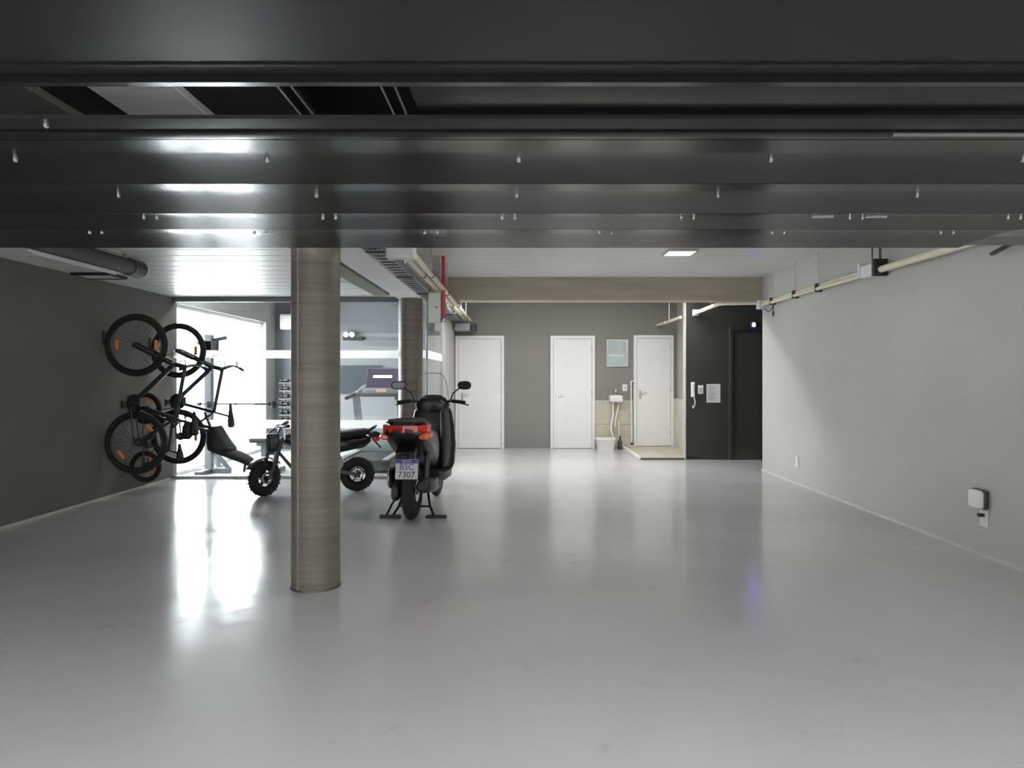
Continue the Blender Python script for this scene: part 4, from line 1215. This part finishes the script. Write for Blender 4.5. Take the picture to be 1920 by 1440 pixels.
for s_ in (-1, 1):
    MB().tube([(WB - 0.215, s_ * 0.22, 0.79), (WB - 0.25, s_ * 0.34, 0.80)], 0.018, 10).obj('grip', M_RUBBER, hbm)
    MB().tube([(WB - 0.17, s_ * 0.18, 0.785), (WB - 0.12, s_ * 0.2, 0.775), (WB - 0.16, s_ * 0.34, 0.77)], 0.006, 8).obj('lever', M_DGREY, hbm)
    MB().tube([(WB - 0.15, s_ * 0.15, 0.79), (WB - 0.04, s_ * 0.1, 0.7), (WB - 0.06, s_ * 0.08, 0.52)], 0.005, 6).obj('cable', M_BLACK, hbm)
# body: battery pack, tank, seat, tail
MB().loft([(0.28, 0, 0.36, 0.09, 0.10), (0.34, 0, 0.37, 0.115, 0.15), (0.62, 0, 0.38, 0.115, 0.15), (0.70, 0, 0.40, 0.09, 0.11)], 24, 4).obj('battery_box', M_BLACK, mo)
MB().loft([(0.36, 0, 0.60, 0.08, 0.06), (0.5, 0, 0.62, 0.11, 0.085), (0.68, 0, 0.64, 0.115, 0.08), (0.80, 0, 0.64, 0.07, 0.05)], 24, 2.8).obj('tank_cover', M_BLACKGL, mo)
MB().loft([(-0.14, 0, 0.70, 0.07, 0.02), (-0.08, 0, 0.69, 0.095, 0.045), (0.10, 0, 0.665, 0.105, 0.05), (0.35, 0, 0.65, 0.10, 0.045), (0.47, 0, 0.65, 0.07, 0.03)], 24, 3).obj('seat', M_VINYL, mo)
MB().loft([(-0.15, 0, 0.60, 0.05, 0.03), (-0.08, 0, 0.58, 0.085, 0.07), (0.15, 0, 0.55, 0.10, 0.08), (0.32, 0, 0.52, 0.09, 0.09)], 24, 3.2).obj('tail_body', M_BLACKGL, mo)
tf = MB().prism([(-0.30, 0.66), (-0.16, 0.62), (-0.12, 0.66), (-0.2, 0.70)], 'y', -0.07, 0.07).obj('rear_fender', M_BLACK, mo)
MB().bbox(-0.255, -0.17, -0.06, 0.06, 0.58, 0.66, 0.014, 2).obj('tail_light', M_TAIL, mo)
MB().tube([(-0.13, -0.06, 0.70), (-0.20, -0.05, 0.745), (-0.22, 0, 0.76), (-0.20, 0.05, 0.745), (-0.13, 0.06, 0.70)], 0.011, 8).obj('grab_handle', M_BLACK, mo)
MB().tube([(-0.2, 0.02, 0.58), (-0.27, 0.02, 0.5)], 0.010, 8).obj('plate_stalk', M_BLACK, mo)
fr = MB()
for y in (-0.09, 0.09):
    fr.tube([(WB - 0.12, y * 0.3, 0.64), (0.62, y, 0.52), (0.32, y, 0.52), (-0.1, y * 0.8, 0.62)], 0.014, 8)
    fr.tube([(WB - 0.10, y * 0.3, 0.55), (0.74, y, 0.32), (0.6, y, 0.21), (0.32, y, 0.22), (0.30, y, 0.5)], 0.014, 8)
fr.obj('frame', M_DGREY, mo)
sa = MB()
for y in (-0.08, 0.08):
    sa.beam((0, y, RM), (0.34, y, 0.28), 0.022, 0.04)
sa.obj('swing_arm', M_DGREY, mo)
MB().tube([(0.14, 0.0, 0.30), (0.26, 0.0, 0.50)], 0.022, 10).obj('shock_absorber', M_STEEL, mo)
for s_ in (-1, 1):
    MB().beam((0.36, s_ * 0.10, 0.24), (0.36, s_ * 0.22, 0.25), 0.04, 0.018).obj('foot_peg', M_DGREY, mo)
MB().tube([(0.40, 0.10, 0.24), (0.42, 0.20, 0.01)], 0.011, 8).obj('side_stand', M_BLACK, mo)

# ================================================================== GYM
rk = thing('squat_rack', 'grey squat stand with one tall and one short post by the gym window', 'gym rack', (-4.31, 9.50, 0))
MB().beam((0, 0, 0), (0, 0, 1.92), 0.10, 0.09, (1, 0, 0)).obj('upright', M_GREYMET, rk, False)
MB().beam((0.93, 0, 0), (0.93, 0, 1.0), 0.05, 0.05, (1, 0, 0)).obj('upright', M_GREYMET, rk, False)
MB().bbox(-0.2, 0.30, -0.045, 0.045, 0.0, 0.07, 0.006, 1).obj('foot', M_GREYMET, rk, False)
MB().bbox(-0.045, 0.045, -0.34, 0.36, 0.0, 0.06, 0.006, 1).obj('foot', M_GREYMET, rk, False)
MB().bbox(0.90, 0.96, -0.25, 0.30, 0.0, 0.06, 0.006, 1).obj('foot', M_GREYMET, rk, False)
MB().beam((0, 0.30, 0.05), (0, 0.02, 0.45), 0.05, 0.05, (1, 0, 0)).obj('brace', M_GREYMET, rk, False)
MB().beam((0.28, 0, 0.05), (0.02, 0, 0.36), 0.05, 0.05, (0, 1, 0)).obj('brace', M_GREYMET, rk, False)
MB().bbox(-0.05, 0.12, -0.05, 0.05, 1.62, 1.84, 0.01, 2).obj('pulley_box', M_DGREY, rk)
MB().beam((-0.16, 0, 1.80), (0.24, 0, 1.88), 0.05, 0.045, (0, 1, 0)).obj('pull_up_arm', M_DGREY, rk, False)
for x in (0.03, 0.93):
    MB().bbox(x - 0.02, x + 0.03, -0.11, -0.03, 0.91, 0.945, 0.004, 1).bbox(x - 0.02, x + 0.03, -0.11, -0.095, 0.945, 1.0, 0.004, 1).obj('bar_hook', M_BLACK, rk, False)
bb_ = thing('barbell', 'thin steel barbell resting across the squat rack', 'barbell', (-4.46, 9.435, 0.96))
MB().tube([(0, 0, 0), (1.15, 0, 0)], 0.013, 10).obj('bar', M_DGREY, bb_)
for x in (0.03, 1.0):
    MB().tube([(x, 0, 0), (x + 0.03, 0, 0)], 0.03, 16).obj('collar', M_BLACK, bb_)
# flat bench
bn = thing('weight_bench', 'black padded weight bench in the gym left of the near column', 'bench', (-3.28, 9.98, 0))
MB().bbox(-0.62, 0.55, -0.14, 0.14, 0.38, 0.45, 0.02, 2).obj('seat_pad', M_VINYL, bn)
MB().beam((-0.55, 0, 0.35), (0.5, 0, 0.35), 0.06, 0.05).obj('spine', M_GREYMET, bn, False)
for x in (-0.45, 0.40):
    MB().beam((x, 0, 0.03), (x, 0, 0.34), 0.06, 0.06, (1, 0, 0)).obj('leg', M_GREYMET, bn, False)
    MB().bbox(x - 0.035, x + 0.035, -0.22, 0.22, 0, 0.05, 0.006, 1).obj('foot_bar', M_GREYMET, bn, False)
# dumbbell tower with dumbbells
dr = thing('dumbbell_rack', 'narrow dark dumbbell tower against the gym back wall', 'rack', (-4.27, 12.42, 0))
for x in (-0.02, 0.18):
    MB().beam((x, 0.08, 0), (x, 0.08, 1.28), 0.03, 0.03, (1, 0, 0)).obj('upright', M_DGREY, dr, False)
MB().bbox(-0.12, 0.28, -0.2, 0.2, 0, 0.03, 0.005, 1).obj('base', M_DGREY, dr, False)
for i in range(6):
    MB().box(-0.08, 0.24, -0.05, 0.09, 0.49 + i * 0.145, 0.505 + i * 0.145).obj('shelf', M_DGREY, dr, False)
db_src = None
tiers = ['lowest', 'second', 'third', 'fourth', 'fifth', 'top']
for i in range(6):
    for k, (x, sd) in enumerate(((-0.005, 'left'), (0.165, 'right'))):
        rr = 0.052 - i * 0.003
        d = thing('dumbbell', 'dark dumbbell, %s of the pair on the %s shelf of the tower' % (sd, tiers[i]), 'dumbbell',
                  (dr.location.x + x, 12.42 + 0.015, 0.505 + i * 0.145 + rr), group='dumbbells on the tower')
        if db_src is None:
            db_src = [MB().tube([(-0.05, 0, 0), (0.05, 0, 0)], 0.014, 8).obj('handle', M_DGREY, d),
                      MB().tube([(-0.072, 0, 0), (-0.03, 0, 0)], 1.0, 6).mesh('head', M_RUBBER, False),
                      MB().tube([(0.03, 0, 0), (0.072, 0, 0)], 1.0, 6).mesh('head', M_RUBBER, False)]
        else:
            inst(db_src[0], 'handle', (0, 0, 0), d)
        for me in db_src[1:]:
            o = bpy.data.objects.new('head', me)
            COL.objects.link(o)
            o.parent = d
            o.scale = (1, rr, rr)
# hanging mat
hm = thing('exercise_mat', 'blue grey exercise mat hanging on the gym back wall', 'mat', (-4.13, YB, 0.5))
MB().bbox(-0.07, 0.10, -0.05, -0.005, 0.03, 1.15, 0.012, 2).obj('foam_sheet', M_BLUEMAT, hm)
MB().bbox(-0.09, 0.12, -0.06, 0, 1.15, 1.18, 0.004, 1).obj('hanger_bar', M_DGREY, hm, False)
# air conditioner
ac = thing('air_conditioner', 'white split air conditioner high on the gym back wall', 'air conditioner', (-4.40, YB, 2.20))
MB().loft([(0.0, -0.09, 0.15, 0.085, 0.135), (0.01, -0.10, 0.15, 0.10, 0.145), (0.84, -0.10, 0.15, 0.10, 0.145), (0.85, -0.09, 0.15, 0.085, 0.135)], 24, 6).obj('casing', M_WHITEPL, ac)
MB().box(0.05, 0.80, -0.204, -0.19, 0.03, 0.07).obj('louvre', M_BASEB, ac, False)
# twin emergency lamp
el = thing('emergency_light', 'twin head emergency light on the gym back wall', 'emergency light', (-3.12, YB, 2.03))
MB().bbox(-0.16, 0.22, -0.06, 0, -0.02, 0.06, 0.008, 1).obj('housing', M_BLACK, el, False)
for x in (-0.08, 0.03):
    MB().tube([(x, -0.03, 0.09), (x, -0.12, 0.085)], [0.03, 0.05], 16).obj('lamp_head', M_WHITEPL, el)
# television
tv = thing('wall_television', 'dark flat television on the gym back wall beside the near column', 'television', (-2.95, YB, 1.02))
MB().bbox(-0.42, 0.42, -0.05, 0, 0, 0.52, 0.008, 1).obj('case', M_BLACK, tv, False)
MB().box(-0.405, 0.405, -0.053, -0.05, 0.015, 0.505).obj('screen', mat('dark_screen', (0.03, 0.04, 0.05), 0.06, coat=0.5), tv, False)
# treadmill, console facing the camera, belt towards the camera
tr = thing('treadmill', 'grey treadmill with a violet lit console behind the gym glass', 'treadmill', (-2.18, 9.45, 0))
MB().bbox(-0.40, 0.40, 0.0, 1.5, 0.03, 0.17, 0.02, 2).obj('deck', M_DGREY, tr)
MB().box(-0.26, 0.26, 0.03, 1.35, 0.17, 0.176).obj('belt', M_RUBBER, tr, False)
for x in (-0.36, 0.28):
    MB().bbox(x, x + 0.08, 0.02, 1.4, 0.172, 0.195, 0.006, 1).obj('side_rail', M_ALU, tr, False)
MB().loft([(1.22, 0, 0.20, 0.36, 0.06), (1.28, 0, 0.23, 0.40, 0.12), (1.55, 0, 0.24, 0.40, 0.15), (1.70, 0, 0.22, 0.36, 0.10)], 24, 4, 'y').obj('motor_hood', mat('teal_grey_plastic', (0.17, 0.20, 0.20), 0.35), tr)
for x in (-0.34, 0.34):
    MB().beam((x, 1.45, 0.2), (x, 1.10, 1.10), 0.07, 0.10, (1, 0, 0)).obj('upright', M_GREYMET, tr, False)
    MB().tube([(x * 1.08, 0.62, 1.02), (x * 1.08, 0.95, 1.04), (x * 1.02, 1.12, 1.08)], 0.026, 10).obj('handrail', M_BLACK, tr)
    MB().tube([(x * 1.0, 1.1, 1.08), (x * 0.72, 1.12, 1.17), (x * 0.55, 1.13, 1.2)], 0.022, 10).obj('console_arm', M_ALU, tr)
MB().bbox(-0.44, 0.44, 1.04, 1.20, 1.03, 1.09, 0.012, 2).obj('cross_bar', M_DGREY, tr)
cn = Matrix.Translation((0.08, 1.14, 1.30)) @ Matrix.Rotation(math.radians(-14), 4, 'X')
con = MB().bbox(-0.28, 0.28, 0, 0.05, -0.17, 0.18, 0.015, 2).xf(cn).obj('console', M_BLACK, tr)
MB().box(-0.25, 0.25, -0.004, 0, -0.14, 0.16).xf(cn).obj('screen', M_SCREEN, con, False)
MB().bbox(-0.16, 0.13, -0.008, -0.004, 0.02, 0.06, 0.0015, 1).xf(cn).obj('screen_glow_bar', M_SCREENBAR, con, False)
MB().bbox(-0.30, 0.30, -0.10, 0.04, -0.25, -0.16, 0.015, 2).xf(cn).obj('key_shelf', M_GREYMET, con)
MB().bbox(-0.08, 0.08, -0.11, -0.09, -0.24, -0.18, 0.01, 1).xf(cn).obj('key_pad', mat('copper_keypad', (0.45, 0.3, 0.22), 0.4), con)
